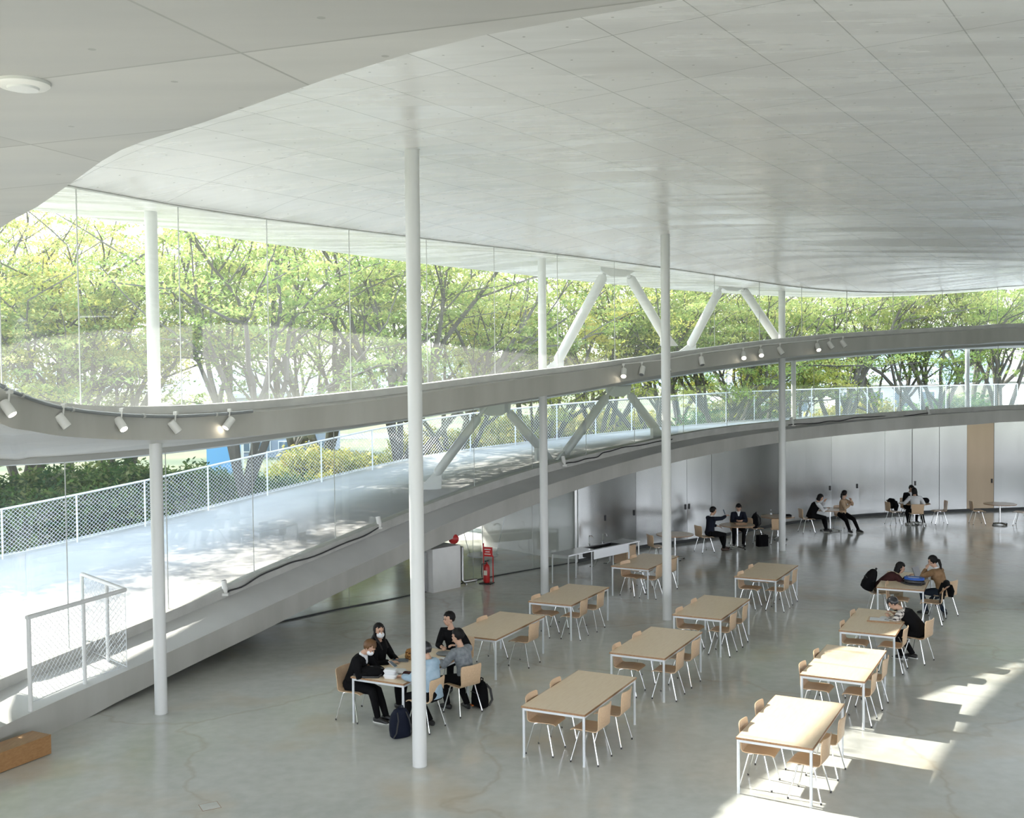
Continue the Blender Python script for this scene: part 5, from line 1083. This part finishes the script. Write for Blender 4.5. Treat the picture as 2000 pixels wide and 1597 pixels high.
def soft_bag(name, label, x, y, z, rz, sz, m, cat='bag', strap=True, zz2=None):
    t = thing(name, label, cat, (x, y, z), rz); r = random.Random(len(label)); a, b_, h = sz; rings = []
    for f, k in ((0, .82), (.12, 1.0), (.45, 1.02), (.8, .86), (1, .5)):
        rings.append([(a * k * math.cos(q) * (1 + .06 * math.sin(3 * q + f * 5)), b_ * k * math.sin(q) * (1 + .06 * math.cos(2 * q + f * 4)), h * f) for q in [2 * PI * i / 18 for i in range(18)]])
    MB().loft(rings).build('body', M[m], t, True, 70)
    MB().tube([(-a * .8, 0, h * .82), (0, b_ * .1, h * .98), (a * .8, 0, h * .82)], .007, 6).build('zipper', M['grey_p'], t)
    if strap: MB().tube([(-a * .9, 0, h * .6), (-a * 1.1, -b_ * 1.0, h * .3), (-a * .3, -b_ * 1.35, .012), (a * .7, -b_ * 1.1, .012), (a * .95, 0, h * .5)], [.016] * 5, 8, ry=[.005] * 5).build('strap', M['blackp'], t)
    return t
x, y = tl('L', .25, .20); soft_bag('shoulder_bag', 'slouchy black shoulder bag on the near corner of the group table', x, y, .722, TB['L'][2] + .3, (.22, .14, .13), 'black')
x, y = tl('L', .70, 1.72); soft_bag('document_bag', 'flat dark grey bag at the far end of the group table', x, y, .722, TB['L'][2] + .2, (.20, .12, .05), 'grey_p', strap=False)
x, y = tl('L', .78, .42); t = soft_bag('pencil_case', 'black and dark red pencil case beside the white lunch boxes', x, y, .722, TB['L'][2], (.12, .06, .06), 'maroon', 'case', False)
x, y = tl('I', .70, .60); t = soft_bag('duffel_bag', 'blue and black boxy bag lying on the laptop table', x, y, .722, TB['I'][2] - .1, (.22, .13, .13), 'blackp')
MB().loft([[(.21 * math.cos(q), .125 * math.sin(q), z_) for q in [2 * PI * i / 18 for i in range(18)]] for z_ in (.10, .138, .15)]).build('top_panel', M['bluebag'], t, True, 60)
MB().box((0, -.05, .1515), (.22, .03, .003)).build('lettering_band', M['paper'], t, False)
def black_coat(label, x, y, z, rz):
    t = thing('coat', label, 'coat', (x, y, z), rz)
    b = MB(); b.tube([(-.20, .02, 0), (-.1, .0, .05), (.1, 0, .05), (.20, .02, 0)], [.05, .07, .07, .05], 12)
    b.tube([(-.12, -.05, .03), (-.13, -.09, -.12), (-.10, -.09, -.30)], [.07, .09, .06], 12, ry=[.05, .05, .04]); b.tube([(.10, -.05, .03), (.12, -.09, -.12), (.11, -.08, -.26)], [.07, .09, .05], 12, ry=[.05, .05, .04])
    b.tube([(0, .05, .03), (.0, .09, -.10), (.02, .09, -.22)], [.10, .11, .07], 12, ry=[.04, .04, .03]); o = remesh(b.build('body', M['black'], t), .014, 3)
    MB().tube([(.14, .06, .03), (.30, .02, .02), (.31, -.06, -.06), (.18, -.10, -.12)], .016, 8).build('strap', M['brownwood'], t)
    MB().tube([(.18, -.10, -.10), (.20, -.11, -.28), (.15, -.10, -.42)], .012, 8).build('belt', M['blackp'], t); return t
x, y = tl('I', 1.36, .26); black_coat('black coat with straps hung over the chair at the laptop table', x, y, .79, TB['I'][2] - PI / 2)
black_coat('black jacket or bag slung over the chair near the panel wall', 12.93, 36.98, .79, PI / 2 + .2)
soft_bag('handbag', 'black handbag on the far pair\'s round table', 14.13, 37.15, .722, .2, (.15, .09, .17), 'black', strap=False)

# ---------------------------------------------------------------- small things on tables
def lunch_box(label, u, v_, z, s):
    x, y = tl('L', u, v_); t = thing('lunch_box', label, 'box', (x, y, z), TB['L'][2] + .25, 'white foam lunch boxes'); a, b_ = .105 * s, .085 * s
    def rr_(k, z_): return [(a * k * abs(math.cos(q)) ** .45 * (1 if math.cos(q) > 0 else -1), b_ * k * abs(math.sin(q)) ** .45 * (1 if math.sin(q) > 0 else -1), z_) for q in [2 * PI * (i + .5) / 24 for i in range(24)]]
    MB().loft([rr_(.84, 0), rr_(.98, .035), rr_(1.03, .036), rr_(1.03, .040)]).build('tray', M['paper'], t, True, 30); MB().loft([rr_(1.03, .041), rr_(.98, .044), rr_(.88, .062), rr_(.8, .066)]).build('lid', M['paper'], t, True, 30)
lunch_box('white foam lunch box at the bottom of the stack on the group table', .60, .20, .722, 1.0); lunch_box('white foam lunch box on top of the stack on the group table', .59, .215, .789, .97); lunch_box('white foam lunch box lying behind the stack on the group table', .60, .44, .722, 1.0)
x, y = tl('L', .20, 1.08); t = thing('laptop', 'small grey tablet lying by the leopard pouch on the group table', 'tablet', (x, y, .722), TB['L'][2] + .5)
MB().box((0, 0, .008), (.26, .18, .014)).build('body', M['grey_p'], t, False); MB().box((0, 0, .0155), (.24, .16, .002)).build('screen', M['pane'], t, False)
M['leopard'] = cloth('leopard_cloth', (.05, .02, .01), (.45, .24, .08), 45)
x, y = tl('L', .30, 1.24); t = thing('pouch', 'upright leopard-patterned pouch on the group table', 'pouch', (x, y, .722), TB['L'][2] + .9)
MB().loft([[(.10 * k * math.cos(q), .05 * k2 * math.sin(q), z_) for q in [2 * PI * i / 16 for i in range(16)]] for z_, k, k2 in ((0, .9, 1), (.05, 1.05, 1.1), (.13, .95, .6), (.17, .7, .15))]).build('body', M['leopard'], t, True, 60); MB().tube([(-.075, 0, .165), (0, 0, .178), (.075, 0, .165)], .006, 6).build('zipper', M['brownwood'], t)
x, y = tl('L', .78, 1.48); o = MB().box((0, 0, .002), (.21, .15, .004)).build('paper_sheet', M['paper'], None, False); o.location = (x, y, .7205); o.rotation_euler[2] = TB['L'][2]; tag(o, 'white sheet of paper at the far right of the group table', 'paper')
x, y = tl('L', .80, 1.86); o = MB().box((0, 0, .006), (.15, .20, .012)).build('notebook', M['paper'], None, False); o.location = (x - .22, y + .02, .7205); o.rotation_euler[2] = .7; tag(o, 'white notebook by the flat grey bag on the group table', 'notebook')
def phone(label, x, y, z, rz, tilt, m='blackp'):
    t = thing('phone', label, 'phone', (x, y, z), rz); t.rotation_euler[0] = tilt
    MB().box((0, 0, 0), (.072, .15, .009)).build('case', M[m], t, False); MB().box((0, 0, .0052), (.066, .142, .0015)).build('screen', M['pane'], t, False)
x, y = tl('L', .36, .62); phone('pale phone held by the masked brown-haired person', x, y, .80, 1.0, .5, 'paper')
phone('phone held up by the man in black suit', 6.28, 32.22, 1.12, 1.1, 1.2)
x, y = tl('I', .80, 1.42); t = thing('laptop', 'open dark laptop on the table with the blue bag', 'laptop', (x, y, .722), TB['I'][2] - PI / 2 - .3)
MB().box((0, 0, .008), (.33, .23, .016)).build('keyboard_base', M['grey_p'], t, False); R_ = Matrix.Rotation(math.radians(18), 3, 'X'); sc2 = MB().box((0, -.14, .12), (.33, .008, .22), R_).build('lid', M['grey_p'], t, False); MB().box((0, -.133, .12), (.31, .004, .20), R_).build('screen', M['grey_p'], sc2, False)
x, y = tl('I', .95, 1.25); t = thing('cup', 'small clear cup between laptop and tan jacket', 'cup', (x, y, .722)); MB().lathe([(.028, 0), (.034, .10), (.031, .10), (.026, .006)], n=16).build('body', M['paper'], t); MB().lathe([(.0, .08), (.031, .08)], n=16).build('drink', M['rubber'], t)
x, y = tl('H', .62, 1.08); a_ = TB['H'][2]; t = thing('drawing_board', 'thin wooden drawing board under the papers of the writing person', 'board', (x, y, .722), a_ + .05); MB().box((0, 0, .010), (.58, .38, .018)).build('board', M['ply'], t, False); MB().box((0, -.186, .0105), (.58, .01, .020)).build('edge', M['topedge'], t, False)
for i, (dx, dy, r_, lb_) in enumerate(((-.08, .03, .1, 'large white sheet of paper on the drawing board'), (.10, .06, -.2, 'second white sheet overlapping the drawing board'))):
    o = MB().box((0, 0, .0012), (.34, .25, .0024)).build('paper_sheet', M['paper'], None, False); o.location = (x + dx, y + dy, .7415 + i * .003); o.rotation_euler[2] = a_ + r_; tag(o, lb_, 'paper')
t = thing('headphones', 'thin looped earphone cable on the papers of the writing person', 'earphones', (x + .06, y - .04, .749)); MB().tube([(.07 * math.cos(q), .05 * math.sin(q), .003) for q in [2 * PI * i / 18 for i in range(19)]], .003, 5).build('cable', M['rubber'], t); MB().ell((.08, .01, .008), (.01, .01, .008), n=8, m=6).build('earbud', M['blackp'], t)
o = MB().tube([(-.07, 0, .004), (.06, 0, .05), (.075, 0, .056)], [.004, .004, .002], 6).build('pen', M['blackp'], None); x, y = tl('H', .74, 1.33); o.location = (x, y, .745); tag(o, 'dark pen in the hand of the writing person', 'pen')
t = thing('serving_tray', 'brown wooden tray under the folded hands at the dark-suits table', 'tray', (6.80, 32.42, .722), .1); MB().box((0, 0, .018), (.34, .24, .036)).build('body', M['brownwood'], t, False); MB().box((0, 0, .038), (.30, .20, .004)).build('inner', M['ply'], t, False)
t = thing('bottle', 'clear drink bottle on the round table by the round-table column', 'bottle', (8.12, 34.1, .722)); MB().lathe([(.0, 0), (.032, 0), (.034, .02), (.034, .13), (.014, .17), (.014, .19)], n=16).build('body', M['glass_in'], t); MB().lathe([(.016, .185), (.016, .205), (0, .205)], n=12).build('cap', M['paper'], t); MB().lathe([(.0345, .05), (.0345, .10)], n=16).build('label_wrap', M['paper'], t)
soft_bag('camera_bag', 'small black case on the round table right of the round-table column', 8.62, 33.98, .722, .1, (.12, .08, .08), 'black', 'case')
for i, (c_2, lb_) in enumerate((('cream', 'cream book at the bottom of the pile on the chatting pair\'s table'), ('paper', 'white book on top of the pile on the chatting pair\'s table'))):
    t = thing('book', lb_, 'book', (10.22, 35.62, .722 + i * .032), .3 + i * .2, 'books on the round table'); MB().box((0, 0, .015), (.16, .22, .024)).build('pages', M['paper'], t, False)
    b = MB(); b.box((0, 0, .0015), (.168, .228, .003)).box((0, 0, .0285), (.168, .228, .003)).box((-.083, 0, .015), (.003, .228, .030)); b.build('cover', M[c_2], t, False)
